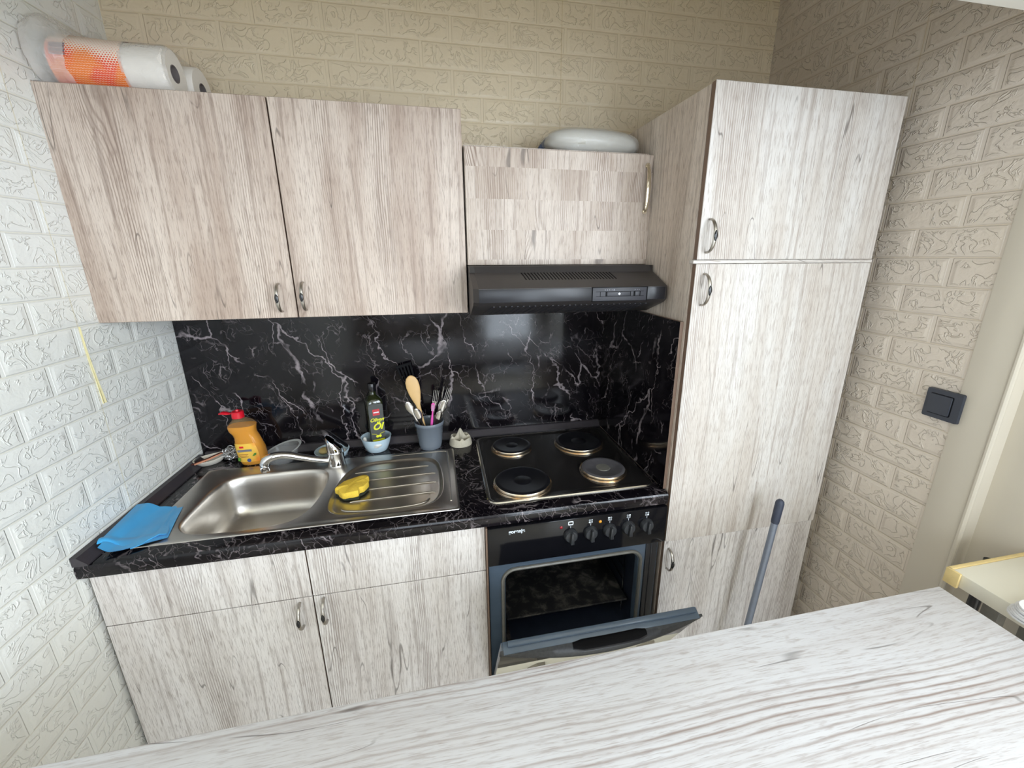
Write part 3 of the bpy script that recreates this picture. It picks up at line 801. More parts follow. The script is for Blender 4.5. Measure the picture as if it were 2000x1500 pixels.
# flat deck between the loops
edges = []
for lp in (lip3, b0, g0):
    for i in range(len(lp)):
        e = bm.edges.get((lp[i], lp[(i+1) % len(lp)])); edges.append(e)
bmesh.ops.triangle_fill(bm, edges=edges, use_beauty=True, use_dissolve=False)
ridz = ZS-0.0072
for rp in ([(0.585, -0.245), (0.839, -0.239)], [(0.602, -0.305), (0.864, -0.299)], [(0.602, -0.368), (0.866, -0.361)], [(0.60, -0.432), (0.863, -0.425)]):
    sweep(bm, [(rp[0][0], rp[0][1], ridz-0.001), (rp[0][0]+0.01, rp[0][1], ridz+0.0012), (rp[1][0]-0.01, rp[1][1], ridz+0.0012), (rp[1][0], rp[1][1], ridz-0.001)], 0.0034, 8, 0.0022)
sweep(bm, smooth_path([(0.583, -0.470, ridz), (0.60, -0.482, ridz+0.001), (0.658, -0.492, ridz+0.001), (0.735, -0.494, ridz+0.001), (0.801, -0.489, ridz+0.001), (0.832, -0.478, ridz+0.001), (0.843, -0.462, ridz)], 4), 0.0034, 8, 0.0022)
sweep(bm, smooth_path([(0.70, -0.1465, ZS), (0.88, -0.1445, ZS+0.0006), (0.905, -0.150, ZS+0.0006), (0.911, -0.18, ZS+0.0006), (0.911, -0.50, ZS)], 5), 0.003, 8, 0.0018)
P('basin_and_drainer', bm, M['steel'], t, smooth=50)
bm = B(); lathe(bm, 0.325, -0.34, [(0.040, ZS-0.1463), (0.042, ZS-0.1435), (0.036, ZS-0.1435), (0.026, ZS-0.1455), (0.0, ZS-0.1458)], 32)
P('drain_strainer', bm, M['chrome'], t)

# ------------------------------------------------------------ faucet
fx, fy = 0.510, -0.172
t = thing('faucet', 'chrome single-lever mixer tap at the back of the sink', 'faucet', (fx, fy, ZS))
bm = B(); lathe(bm, fx, fy, [(0.031, ZS), (0.031, ZS+0.003), (0.029, ZS+0.008), (0.0275, ZS+0.046), (0.0285, ZS+0.048), (0.0285, ZS+0.052), (0.0272, ZS+0.054), (0.0270, ZS+0.064)], 36)
P('body', bm, M['chrome'], t)
bm = B()
sp = smooth_path([(fx-0.010, fy-0.002, ZS+0.022), (fx-0.045, fy-0.012, ZS+0.028), (fx-0.10, fy-0.026, ZS+0.050), (fx-0.145, fy-0.038, ZS+0.070), (fx-0.180, fy-0.047, ZS+0.075), (fx-0.208, fy-0.053, ZS+0.066), (fx-0.217, fy-0.055, ZS+0.050)], 6)
n_ = len(sp); sweep(bm, sp, [0.0120+0.0040*(i/n_) for i in range(n_)], 18, [0.0105+0.0045*(i/n_) for i in range(n_)])
P('spout', bm, M['chrome'], t)
bm = B(); lathe(bm, fx-0.217, fy-0.055, [(0.0, ZS+0.025), (0.0138, ZS+0.025), (0.015, ZS+0.027), (0.015, ZS+0.048), (0.013, ZS+0.053)], 24); P('aerator', bm, M['chrome'], t)
# lever: slanted cap with a dark plate handle reaching over the back
bm = B()
rings = []
for k_, (r_, hz, sl) in enumerate([(0.0272, 0.0545, 0.0), (0.0276, 0.066, 0.0), (0.0265, 0.086, 0.85), (0.0245, 0.0925, 1.05), (0.0001, 0.0935, 1.05)]):
    ring = []
    for q in range(32):
        a = 2*PI*q/32; x_ = math.cos(a)*r_; y_ = math.sin(a)*r_
        ring.append(Vector((fx+x_-0.002*k_*0.6, fy+y_, ZS+hz - sl*(x_*0.95))))
    rings.append(ring)
loft(bm, rings)
lev = P('lever', bm, M['chrome'], t, smooth=40)
bm = B()
a0 = Vector((fx-0.016, fy+0.012, ZS+0.118)); a1 = Vector((fx+0.042, fy+0.008, ZS+0.060))
dd = (a1-a0).normalized(); sd = Vector((0.12, -0.98, 0.1)).normalized(); nn = dd.cross(sd).normalized()
rg = []
for s_, w_, h_ in ((0.0, 0.010, 0.003), (0.15, 0.015, 0.005), (0.55, 0.018, 0.006), (0.9, 0.017, 0.005), (1.0, 0.012, 0.003)):
    c = a0.lerp(a1, s_)
    rg.append([c+sd*w_*math.cos(2*PI*q/16)+nn*h_*math.sin(2*PI*q/16)+Vector((0, 0.004, 0.002)) for q in range(16)])
loft(bm, rg); P('lever_plate', bm, M['black_gloss'], lev, 'dark glossy top plate')

# ------------------------------------------------------------ hob
hz = ZT+0.003
t = thing('electric_hob', 'black four-plate electric hob set in the right of the worktop', 'hob', (1.305, -0.31, ZT))
def hobq(u_, v_):  # slightly turned rectangle; u 0..1 left-right, v 0..1 front-back
    fl, frr, br, blk = Vector((1.021, -0.550, 0)), Vector((1.583, -0.549, 0)), Vector((1.586, -0.052, 0)), Vector((1.029, -0.056, 0))
    return fl.lerp(frr, u_).lerp(blk.lerp(br, u_), v_)
def hloop(ins, z, r_=0.035):
    rr_ = rrect(ins, 0.56-ins, ins, 0.50-ins, max(0.004, r_-ins), 6)
    return [hobq(x/0.56, y/0.50)+Vector((0, 0, z)) for x, y in rr_]
bm = B(); loft(bm, [hloop(0, ZT-0.001), hloop(0, hz), hloop(0.003, hz+0.003), hloop(0.008, hz+0.0035), hloop(0.012, hz+0.002)], True, False)
P('rim', bm, M['hob_rim'], t)
bm = B(); loft(bm, [hloop(0.0115, hz+0.0015), hloop(0.0115, hz+0.0026), hloop(0.030, hz+0.0015), hloop(0.034, hz-0.0002)], True, True)
P('plate', bm, M['hob'], t)
for cx, cy, r_, mt, lab in ((1.163, -0.178, 0.073, 'iron', 'black rear left hotplate'), (1.435, -0.196, 0.090, 'iron', 'black rear right hotplate'), (1.150, -0.450, 0.090, 'iron', 'large black front left hotplate'), (1.446, -0.425, 0.074, 'iron_grey', 'worn grey front right hotplate')):
    z0 = hz
    bm = B(); lathe(bm, cx, cy, [(r_-0.012, z0+0.0155), (r_, z0+0.0155), (r_+0.0015, z0+0.0145), (r_-0.004, z0+0.0165), (r_-0.010, z0+0.017), (r_-0.014, z0+0.0155), (r_*0.36+0.003, z0+0.0155), (r_*0.36, z0+0.0145), (r_*0.30, z0+0.0145), (r_*0.28, z0+0.0155), (0.0, z0+0.0155)], 56, cap0=False)
    hp = P('hotplate', bm, M[mt], t, lab)
    bm = B(); lathe(bm, cx, cy, [(r_+0.010, z0), (r_+0.009, z0+0.002), (r_+0.005, z0+0.0035), (r_+0.0065, z0+0.006), (r_+0.0065, z0+0.009), (r_+0.003, z0+0.0115), (r_+0.0015, z0+0.0145), (r_-0.002, z0+0.015)], 56, cap0=False, cap1=False)
    P('ring', bm, M['burnt'], hp, 'heat-tinted steel ring')
    if mt == 'iron_grey':
        bm = B(); lathe(bm, cx, cy, [(r_*0.34, z0+0.0146), (r_*0.33, z0+0.0157), (0, z0+0.016)], 32); P('centre_disc', bm, M['gasket'], hp, 'pale centre disc')

# ------------------------------------------------------------ oven
t = thing('oven', 'black built-in oven with its door hanging open under the hob', 'oven', (1.31, -0.3, 0.1))
ox0, ox1 = 1.011, 1.600
YO = -0.580
# housing around the cavity: front frame as ring + cavity box
cavr = lambda ins=0.0: [(x, z) for x, z in rrect(1.066+ins, 1.524-ins, 0.292+ins, 0.632-ins, 0.035, 6)]
bm = B()
out = [Vector((x, YO, z)) for x, z in rrect(ox0+0.004, 1.592, 0.20, 0.685, 0.0006, 6)]
inn = [Vector((x, YO, z)) for x, z in cavr()]
loft(bm, [[p+Vector((0, 0.03, 0)) for p in out], out, inn, [p+Vector((0, 0.02, 0)) for p in inn]], False, False)
fr_ = P('front_frame', bm, M['enamel'], t, 'blue-grey enamelled front frame', smooth=30)
bm = B()
for xa, xb in ((1.548, 1.556), (1.566, 1.574)):
    box(bm, xa, xb, YO-0.003, YO+0.001, 0.21, 0.672, 0.001)
box(bm, 1.556, 1.566, YO-0.0012, YO+0.001, 0.21, 0.672); box(bm, 1.574, 1.590, YO-0.0016, YO+0.001, 0.21, 0.672)
P('side_seal', bm, M['black_plastic'], fr_, 'dark vertical ribs')
bm = B()
loft(bm, [[Vector((x, YO+0.02, z)) for x, z in cavr()], [Vector((x, -0.20, z)) for x, z in cavr(0.004)]], False, True)
bmesh.ops.recalc_face_normals(bm, faces=bm.faces); bmesh.ops.reverse_faces(bm, faces=bm.faces)
bm2 = bm
for f in bm2.faces:
    c = f.calc_center_median()
    if c.x < 1.09 or (c.y > -0.21 and c.z > 0.3): f.material_index = 1
P('cavity', bm, None, t, 'dark sooty oven interior', mats=[M['enamel_dark'], M['soot']], recalc=False)
bm = B(); box(bm, 1.02, 1.045, -0.545, -0.10, 0.11, 0.80); box(bm, 1.545, 1.585, -0.545, -0.10, 0.11, 0.80); box(bm, 1.02, 1.585, -0.545, -0.10, 0.66, 0.80); box(bm, 1.02, 1.585, -0.12, -0.10, 0.11, 0.80); box(bm, 1.02, 1.585, -0.545, -0.1, 0.11, 0.25)
P('housing', bm, M['black_plastic'], t)
# gasket
bm = B()
gl_ = [Vector((x, YO-0.002, z)) for x, z in rrect(1.058, 1.532, 0.284, 0.640, 0.042, 8)]
gl_ = gl_+[gl_[0], gl_[1]]
sweep(bm, gl_, 0.0062, 8, up=(0, 1, 0), cap=False)
P('door_seal', bm, M['gasket'], t, 'grey rounded seal around the oven mouth')
# rack with side runners
bm = B()
zr = 0.405
rk = [(1.078, -0.545, zr), (1.512, -0.545, zr), (1.512, -0.22, zr), (1.078, -0.22, zr), (1.078, -0.545, zr)]
for a, b in zip(rk, rk[1:]): sweep(bm, [a, b], 0.003, 8)
box(bm, 1.080, 1.510, -0.545, -0.22, zr-0.002, zr)
P('baking_tray', bm, M['soot'], t, 'sooty baking tray on the middle runners')
for x in (1.072, 1.517):
    bm = B()
    for y in (-0.50, -0.25): sweep(bm, [(x, y, 0.31), (x, y, 0.61)], 0.0022, 6)
    for z in (0.335, 0.35, 0.40, 0.45, 0.50, 0.55, 0.59): sweep(bm, [(x, -0.50, z), (x, -0.25, z)], 0.0022, 6)
    P('tray_runner', bm, M['cutlery'], t)
# control panel
bm = B(); box(bm, ox0, 1.6005, -0.602, -0.575, 0.678, 0.812, 0.002)
pan = P('control_panel', bm, M['black_gloss'], t, 'glossy black control panel')
YC = -0.6022
def ring_flat(bm, cx, cz, r0, r1, y=YC, n=14):
    a = [Vector((cx+math.cos(2*PI*i/n)*r0, y, cz+math.sin(2*PI*i/n)*r0)) for i in range(n)]
    b = [Vector((cx+math.cos(2*PI*i/n)*r1, y, cz+math.sin(2*PI*i/n)*r1)) for i in range(n)]
    loft(bm, [[p+Vector((0, 0.0008, 0)) for p in a], a, b, [p+Vector((0, 0.0008, 0)) for p in b]], False, False)
def disc(bm, cx, cz, r, y=YC, n=14):
    sweep(bm, [(cx, y+0.0008, cz), (cx, y, cz)], r, n)
knx = [1.271, 1.337, 1.401, 1.465, 1.529]
for i, x in enumerate(knx):
    zk = 0.755
    bm = B()
    prof = [(0.0225, 0.0), (0.0225, 0.004), (0.0205, 0.010), (0.0185, 0.0145), (0.0, 0.0155)]
    loft(bm, [[Vector((x+math.cos(2*PI*q/32)*r_, YC-h_, zk+math.sin(2*PI*q/32)*r_)) for q in range(32)] for r_, h_ in prof])
    kb = P('knob', bm, M['knob'], t, 'dusty black rotary knob')
    bm = B()
    prism(bm, [(x-0.0062, zk-0.0205), (x+0.0062, zk-0.0205), (x+0.0034, zk+0.0195), (x-0.0034, zk+0.0195)], 'y', YC-0.026, YC-0.010, 0.0022)
    P('pointer_grip', bm, M['knob'], kb)
    bm = B(); zsy = 0.7965
    box(bm, x-0.0005, x+0.0005, YC-0.0002, YC+0.0006, 0.779, 0.787)
    if i == 0:
        ro = [Vector((a, YC-0.0002, b)) for a, b in rrect(x-0.0085, x+0.0085, zsy-0.007, zsy+0.007, 0.003, 4)]
        ri = [Vector((a, YC-0.0002, b)) for a, b in rrect(x-0.006, x+0.006, zsy-0.0035, zsy+0.0035, 0.001, 4)]
        loft(bm, [ro, ri], False, False)
    else:
        cells = [(-1, -1), (-1, 1), (1, 1), (1, -1)]
        full = {1: (-1, -1), 2: (-1, 1), 3: (1, 1), 4: (1, -1)}[i]
        for cx_, cz_ in cells:
            if (cx_, cz_) == full: disc(bm, x+cx_*0.0036, zsy+cz_*0.0036-0.002, 0.0031)
            else: ring_flat(bm, x+cx_*0.0036, zsy+cz_*0.0036-0.002, 0.0019, 0.0028)
    P('knob_symbol', bm, M['print_white'], pan, ['white oven symbol', 'white front-left plate symbol', 'white rear-left plate symbol', 'white rear-right plate symbol', 'white front-right plate symbol'][i])
for x, mt, lb, zl in ((1.240, 'red_dull', 'red indicator lamp', 0.786), (1.3685, 'amber', 'amber indicator lamp', 0.789)):
    bm = B(); loft(bm, [[Vector((x+math.cos(2*PI*q/16)*r_, YC-h_, zl+math.sin(2*PI*q/16)*r_)) for q in range(16)] for r_, h_ in [(0.0050, 0), (0.0048, 0.0015), (0.003, 0.003), (0.0001, 0.0034)]])
    P('indicator_lamp', bm, M[mt], pan, lb)
bm = text_bm('gorenje', 0.0165, frame((1.1, YC-0.0002, 0.7935), (1, 0, 0), (0, 0, 1)), 0.0003, bold=0.0005)
P('logo', bm, M['print_white'], pan, 'white lettering at the left of the panel')
bm = B(); box(bm, 1.0005+0.0055, 1.0105, -0.598, -0.56, 0.2, 0.812); P('gap_filler', bm, M['edge_brown'], t, 'narrow brown strip at the left side')
# open door (hinged at the bottom)
ang = math.radians(28.5)
hy, hzz = -0.585, 0.205
dirv = Vector((0, -math.sin(ang), math.cos(ang))); nout = Vector((0, -math.cos(ang), -math.sin(ang)))
def DL(x, s, o_): return Vector((x, hy, hzz))+dirv*s+nout*o_
def dbox(bm, xa, xb, s0, s1, o0, o1, bev=0.0):
    tb_ = B(); box(tb_, xa, xb, s0, s1, o0, o1, bev)
    for v in tb_.verts: v.co = DL(v.co.x, v.co.y, v.co.z)
    me_ = bpy.data.meshes.new('t'); tb_.to_mesh(me_); tb_.free(); bm.from_mesh(me_); bpy.data.meshes.remove(me_)
bm = B(); dbox(bm, 1.016, 1.590, 0.0, 0.452, 0.0, 0.020, 0.001)
od = P('door', bm, M['enamel'], t, 'oven door hanging open at a slant')
bm = B(); dbox(bm, 1.013, 1.596, 0.290, 0.445, 0.0205, 0.0255, 0.0008); P('glass', bm, M['black_gloss'], od, 'dark reflective door glass')
bm = B(); dbox(bm, 1.013, 1.596, 0.008, 0.2885, 0.0205, 0.0250, 0.0008); P('lower_face', bm, M['cream_face'], od, 'cream lower part of the door face')  # flat cream area below the dark glass strip
for xb_, sb_ in ((1.140, 0.235), (1.500, 0.235)):
    bm = B(); tb_ = [DL(xb_-0.030, sb_-0.022, 0.0252), DL(xb_+0.028, sb_-0.022, 0.0252), DL(xb_+0.020, sb_+0.018, 0.0252), DL(xb_-0.004, sb_+0.022, 0.0252)]
    loft(bm, [tb_, [p+nout*0.006 for p in tb_]])
    P('door_plate', bm, M['nickel'], od, 'small grey metallic plate')  # flat four-cornered piece on the cream area
bm = B(); dbox(bm, 1.032, 1.584, 0.4525, 0.470, 0.001, 0.016, 0.003)
P('top_ledge', bm, M['enamel'], od)
bm = B(); dbox(bm, 1.02, 1.592, 0.4520, 0.4585, 0.0, 0.030, 0.001)
P('top_edge', bm, M['enamel'], od)
# bowed handle with a grip slot
bm = B()
N = 40; slot0, slot1 = 1.195, 1.432
rings = []
for i in range(N+1):
    u_ = i/N; x = 1.010+0.592*u_
    q = 1-(2*u_-1)**2
    bul = 0.027+0.036*q**1.0
    low = 0.442-0.010*q
    rings.append([DL(x, 0.4575, 0.020), DL(x, 0.457, 0.027+(bul-0.027)*0.5), DL(x, 0.447-0.006*q, bul-0.002), DL(x, 0.443-0.006*q, bul), DL(x, 0.438-0.006*q, bul-0.002), DL(x, 0.434, 0.027+(bul-0.027)*0.4), DL(x, 0.430, 0.020)])
# leave a slot: upper surface open between slot0..slot1
loft(bm, rings)
hd = P('handle', bm, M['knob'], od, 'wide bowed grey handle with a long grip slot', smooth=50)
bm = B()
def topz(x, f_):  # point on handle's upper surface, f_ 0 inner .. 1 outer
    u_ = (x-1.010)/0.592; q = 1-(2*u_-1)**2; bul = 0.027+0.036*q
    o_ = 0.024+(bul-0.028)*f_
    s_ = 0.4575-(0.0100+0.006*q)*max(0, f_-0.5)*2*0.95+0.0002
    return x, s_, o_
ctr = []
for i in range(25):
    x = slot0+0.012+(slot1-slot0-0.024)*i/24
    ctr.append(DL(*topz(x, 0.46)))
sweep(bm, ctr, [0.006+0.0075*min(1, math.sin(PI*(i+0.7)/25.4)*2.2) for i in range(25)], 12, 0.0035, up=tuple(dirv))
P('grip_slot', bm, M['black_deep'], hd, 'long black rounded grip opening')
bm = B(); rp = []
sweep(bm, [c_-dirv*0.0008 for c_ in ctr], [0.0085+0.0085*min(1, math.sin(PI*(i+0.7)/25.4)*2.2) for i in range(25)], 12, 0.0028, up=tuple(dirv))
P('slot_rim', bm, M['black_plastic'], hd)

# ------------------------------------------------------------ things around the sink
ZW = ZT
# dish soap bottle
bx, by = 0.196, -0.088
t = thing('dish_soap_bottle', 'orange dish soap bottle with open red flip cap in the left corner', 'bottle', (bx, by, ZW))
prof = [(0.000, -0.030, 0.040), (0.003, -0.035, 0.048), (0.012, -0.039, 0.052), (0.030, -0.043, 0.057), (0.060, -0.047, 0.054), (0.085, -0.047, 0.046), (0.108, -0.046, 0.038), (0.120, -0.050, 0.033), (0.133, -0.060, 0.033), (0.146, -0.0625, 0.036), (0.152, -0.061, 0.037), (0.158, -0.058, 0.0345), (0.166, -0.049, 0.024), (0.174, -0.041, 0.010), (0.181, -0.038, -0.002)]
def bring(z, l_, r_, k_=1.0, n=36, ins=0.0):
    c = (l_+r_)/2; hw = ((r_-l_)/2-ins)*0.93; hd_ = min(0.031, hw*0.78)-ins*0.5
    out = []
    for q in range(n):
        a = 2*PI*q/n; ca, sa = math.cos(a), math.sin(a)
        e = 0.75
        out.append(Vector((bx+0.003+c*0.95+hw*math.copysign(abs(ca)**e, ca), by+hd_*math.copysign(abs(sa)**e, sa), ZW+z)))
    return out
bm = B(); loft(bm, [bring(*p, ins=0.0012) if i else bring(p[0]+0.001, p[1], p[2], ins=0.0012) for i, p in enumerate(prof[:11])])
P('liquid', bm, M['soap_liquid'], t, 'orange liquid filling the bottle', smooth=60)
bm = B(); loft(bm, [bring(*p) for p in prof]); P('bottle', bm, M['soap_bottle'], t, 'clear plastic bottle', smooth=60)
bm = B(); rows = []
for z in [0.017+0.0715*i/10 for i in range(11)]:
    for a_, b_ in zip(prof, prof[1:]):
        if a_[0] <= z <= b_[0]: break
    f_ = (z-a_[0])/(b_[0]-a_[0]); l_ = a_[1]+(b_[1]-a_[1])*f_; r_ = a_[2]+(b_[2]-a_[2])*f_
    rg = bring(z, l_, r_, n=72)
    c = Vector((bx+0.003+(l_+r_)/2*0.95, by, ZW+z))
    seg = rg[39:62]
    rows.append([c+(p-c)*1.02 for p in seg])
loft(bm, rows, False, False, close=False)
lb = P('label', bm, M['soap_label'], t, 'yellow and orange paper label', smooth=60, recalc=True)
yl = by-0.0325
def patch(bm, x0_, x1_, z0_, z1_, y_=yl): box(bm, bx+x0_, bx+x1_, y_-0.0006, y_, ZW+z0_, ZW+z1_)
bm = B(); patch(bm, -0.018, -0.005, 0.073, 0.080); P('label_mark', bm, M['red'], lb, 'small red mark')
bm = B(); patch(bm, -0.026, 0.020, 0.0585, 0.0665); P('label_band', bm, M['print_grey'], lb, 'grey-white lettering band')
bm = B(); patch(bm, -0.024, 0.006, 0.047, 0.0485); patch(bm, -0.022, 0.002, 0.042, 0.0432); patch(bm, -0.018, 0.006, 0.037, 0.038); P('label_lines', bm, M['red_dull'], lb, 'thin lines of small print')
bm = B(); prism(bm, [(bx+0.019, ZW+0.040), (bx+0.026, ZW+0.050), (bx+0.033, ZW+0.051), (bx+0.032, ZW+0.044), (bx+0.025, ZW+0.040)], 'y', yl-0.0002, yl+0.001); P('label_leaf', bm, M['leaf'], lb, 'green leaf')
bm = B(); sweep(bm, [(bx+0.006, yl+0.0006, ZW+0.024), (bx+0.006, yl-0.0004, ZW+0.024)], 0.0068, 18); P('label_badge', bm, M['blue_print'], lb, 'round blue badge')
bm = B(); patch(bm, -0.029, -0.021, 0.024, 0.037); P('label_patch', bm, M['leaf'], lb, 'small green patch')
cxp = bx+0.003-0.020*0.95
bm = B(); lathe(bm, cxp, by, [(0.0185, ZW+0.180), (0.020, ZW+0.181), (0.0195, ZW+0.203), (0.017, ZW+0.205), (0.006, ZW+0.205), (0.0045, ZW+0.211), (0.0, ZW+0.211)], 28)
cp_ = P('cap', bm, M['red'], t, 'red cap')
bm = B(); 
lid = [Vector((cxp-0.024, by, ZW+0.197)), Vector((cxp-0.034, by-0.001, ZW+0.199)), Vector((cxp-0.046, by-0.002, ZW+0.202)), Vector((cxp-0.058, by-0.003, ZW+0.199))]
sweep(bm, [Vector((cxp-0.017, by, ZW+0.198))]+lid, [0.004, 0.007, 0.0125, 0.0125, 0.005], 14, [0.002, 0.0025, 0.005, 0.005, 0.003])
P('flip_lid', bm, M['red'], cp_, 'red lid flipped open to the left')

# olive oil bottle in bowl
gx, gy = 0.640, -0.070
t = thing('ceramic_bowl', 'pale blue bowl behind the sink holding the oil bottle', 'bowl', (gx, gy, ZW))
bm = B(); lathe(bm, gx, gy, [(0.0, ZW), (0.036, ZW), (0.040, ZW+0.003), (0.050, ZW+0.030), (0.0565, ZW+0.055), (0.0575, ZW+0.058), (0.0555, ZW+0.058), (0.052, ZW+0.050), (0.044, ZW+0.020), (0.036, ZW+0.007), (0.0, ZW+0.006)], 48)
P('bowl_body', bm, M['blue_ceramic'], t, smooth=60)
# garlic cloves
def blob(bm, c, rx, ry, rz, seed=0, amp=0.12, n=20, m=12):
    rings = []
    for i in range(1, m):
        th = PI*i/m; ring = []
        for j in range(n):
            a = 2*PI*j/n
            d = Vector((math.sin(th)*math.cos(a), math.sin(th)*math.sin(a), math.cos(th)))
            k_ = 1+amp*noise.noise(d*1.7+Vector((seed, seed*2, 0)))
            ring.append(Vector(c)+Vector((d.x*rx, d.y*ry, d.z*rz))*k_)
        rings.append(ring)
    loft(bm, rings)
for i, (dx, dy, s, lab) in enumerate(((-0.042, -0.006, 1.0, 'white garlic clove leaning at the left inside the blue bowl'), (0.006, -0.043, 1.1, 'white garlic clove at the front of the blue bowl below the oil label'))):
    bm = B()
    if i == 0: blob(bm, (gx+dx, gy+dy, ZW+0.040), 0.0085, 0.010, 0.018, 3.1, 0.1)
    else: blob(bm, (gx+dx, gy+dy, ZW+0.037), 0.020, 0.011, 0.012, 5.3, 0.25)
    tag(finish('garlic_clove', bm, M['garlic'], origin=(gx+dx, gy+dy, ZW+0.025)), lab, 'garlic')
t = thing('olive_oil_bottle', 'dark square olive oil bottle with black label standing in the blue bowl', 'bottle', (0.641, -0.062, ZW+0.0065))
rot = Matrix.Rotation(math.radians(20), 3, 'Z'); oc = Vector((0.641, -0.056, 0))
def oring(hw, z, r_=0.008):
    return [oc+rot@Vector((x, y, 0))+Vector((0, 0, z)) for x, y in rrect(-hw, hw, -hw, hw, min(r_, hw*0.98), 4)]
zb = ZW+0.0065
bm = B(); loft(bm, [oring(0.024, zb), oring(0.0275, zb+0.002), oring(0.0285, zb+0.01), oring(0.030, zb+0.190, 0.008), oring(0.0285, zb+0.200, 0.012), oring(0.022, zb+0.211, 0.018), oring(0.0145, zb+0.219, 0.0144), oring(0.0125, zb+0.225, 0.0124), oring(0.0125, zb+0.236, 0.0124)])
P('bottle', bm, M['olive_glass'], t, 'dark green glass bottle', smooth=50)
bm = B(); loft(bm, [oring(0.0150, zb+0.234, 0.0149), oring(0.0155, zb+0.236, 0.0154), oring(0.0155, zb+0.262, 0.0154), oring(0.0145, zb+0.264, 0.0144)]); P('cap', bm, M['cap_black'], t, 'black cap')
fr_r = rot@Vector((1, 0, 0)); fr_n = rot@Vector((0, -1, 0))
def oface(u_, z, d=0.0): return oc+fr_r*u_+fr_n*(0.0300+d)+Vector((0, 0, z))
def opatch(bm, u0, u1, z0, z1, d0, d1, r_=0.001):
    a = [oface(u_, z, d1) for u_, z in rrect(u0, u1, z0, z1, r_, 5)]; b = [oface(u_, z, d0) for u_, z in rrect(u0, u1, z0, z1, r_, 5)]
    loft(bm, [b, a])
bm = B(); opatch(bm, -0.0265, 0.0265, zb+0.016, zb+0.188, -0.002, 0.0008, 0.009); lb = P('label', bm, M['label_black'], t, 'charcoal front label', smooth=30)
bm = B(); opatch(bm, -0.013, 0.013, zb+0.142, zb+0.167, 0.0005, 0.0014); P('label_square', bm, M['label_red'], lb, 'coral red square')
bm = B(); opatch(bm, -0.010, 0.010, zb+0.152, zb+0.1565, 0.001, 0.0018, 0.0005); P('label_print', bm, M['print_white'], lb, 'tiny pale lettering on the red square')
bm = B(); opatch(bm, -0.022, 0.024, zb+0.021, zb+0.043, 0.0005, 0.0014, 0.0008); P('label_block', bm, M['yellow_print'], lb, 'lemon yellow block')
bm = text_bm('Oliven', 0.0195, frame(oface(0, zb+0.124, 0.0014), fr_r, Vector((0, 0, 1))), 0.0003, shear=0.35, bold=0.0004)
P('lettering', bm, M['yellow_print'], lb, 'yellow script word Oliven')
bm = text_bm('\u00d6l', 0.036, frame(oface(0, zb+0.095, 0.0014), fr_r, Vector((0, 0, 1))), 0.0003, shear=0.35, bold=0.0012)
P('lettering', bm, M['yellow_print'], lb, 'large yellow script word \u00d6l')
bm = B()
for sgn in (-1, 1):
    for q in range(4):
        c0 = oface(sgn*(0.006+q*0.0045), zb+0.064+q*0.0014, 0.0012)
        sweep(bm, [c0, c0+fr_r*sgn*0.004+Vector((0, 0, 0.002))], 0.0008, 6)
P('olive_twig', bm, M['yellow_print'], lb, 'thin yellow twig drawing')
bm = B(); sweep(bm, [oface(-0.003, zb+0.056, 0.0006), oface(-0.003, zb+0.056, 0.0016)], 0.006, 12, 0.0055); sweep(bm, [oface(0.007, zb+0.056, 0.0006), oface(0.007, zb+0.056, 0.0016)], 0.005, 12, 0.0055)
P('olive_drawing', bm, M['yellow_print'], lb, 'two yellow olives')

# soap dish
t = thing('soap_dish', 'round pale blue soap dish behind the chrome tap', 'soap dish', (0.478, -0.090, ZW))
cx, cy = 0.478, -0.090
bm = B(); lathe(bm, cx, cy, [(0.0, ZW), (0.048, ZW), (0.054, ZW+0.004), (0.0615, ZW+0.022), (0.0625, ZW+0.025), (0.060, ZW+0.026), (0.056, ZW+0.021), (0.048, ZW+0.009), (0.0, ZW+0.008)], 48)
P('dish', bm, M['blue_ceramic'], t, smooth=60)
bm = B(); blob(bm, (cx-0.030, cy+0.010, ZW+0.019), 0.020, 0.024, 0.011, 1.0, 0.05); tag(finish('soap_bar', bm, M['soap_bar'], origin=(cx-0.03, cy+0.01, ZW+0.008)), 'cream bar of soap at the left in the round soap dish', 'soap')
bm = B(); blob(bm, (cx+0.032, cy-0.004, ZW+0.017), 0.020, 0.018, 0.008, 2.0, 0.2); tag(finish('soap_remnant', bm, M['garlic'], origin=(cx+0.03, cy, ZW+0.008)), 'small white soap piece at the right in the round soap dish', 'soap')

# clear plastic tub, rim tilted
cx, cy = 0.300, -0.092
t = thing('plastic_tub', 'empty clear plastic tub with flared rim beside the dish soap', 'tub', (cx, cy, ZW))
tm = Matrix.Rotation(math.radians(-13), 3, 'Y') @ Matrix.Rotation(math.radians(7), 3, 'X'); pv = Vector((cx, cy, ZW))
def trg(r_, z, n=44, ti=1.0):
    m_ = Matrix.Rotation(math.radians(-15*ti), 3, 'Y')@Matrix.Rotation(math.radians(4*ti), 3, 'X')
    c = Vector((cx+0.004*ti, cy, ZW+z))
    r_ *= 1.10
    return [c+m_@Vector((math.cos(2*PI*q/n)*r_, math.sin(2*PI*q/n)*r_, 0)) for q in range(n)]
bm = B(); loft(bm, [trg(0.040, 0.0005, ti=0), trg(0.042, 0.002, ti=0), trg(0.050, 0.020, ti=0.4), trg(0.056, 0.040, ti=1.0)], True, False)
tb = P('cup', bm, M['clear_cup'], t, smooth=60)
bm = B(); loft(bm, [trg(0.056, 0.040), trg(0.0595, 0.0405), trg(0.0645, 0.041), trg(0.0645, 0.0425), trg(0.059, 0.0428), trg(0.0560, 0.0415)], False, False)
P('rim', bm, M['clear_rim'], t, smooth=60)

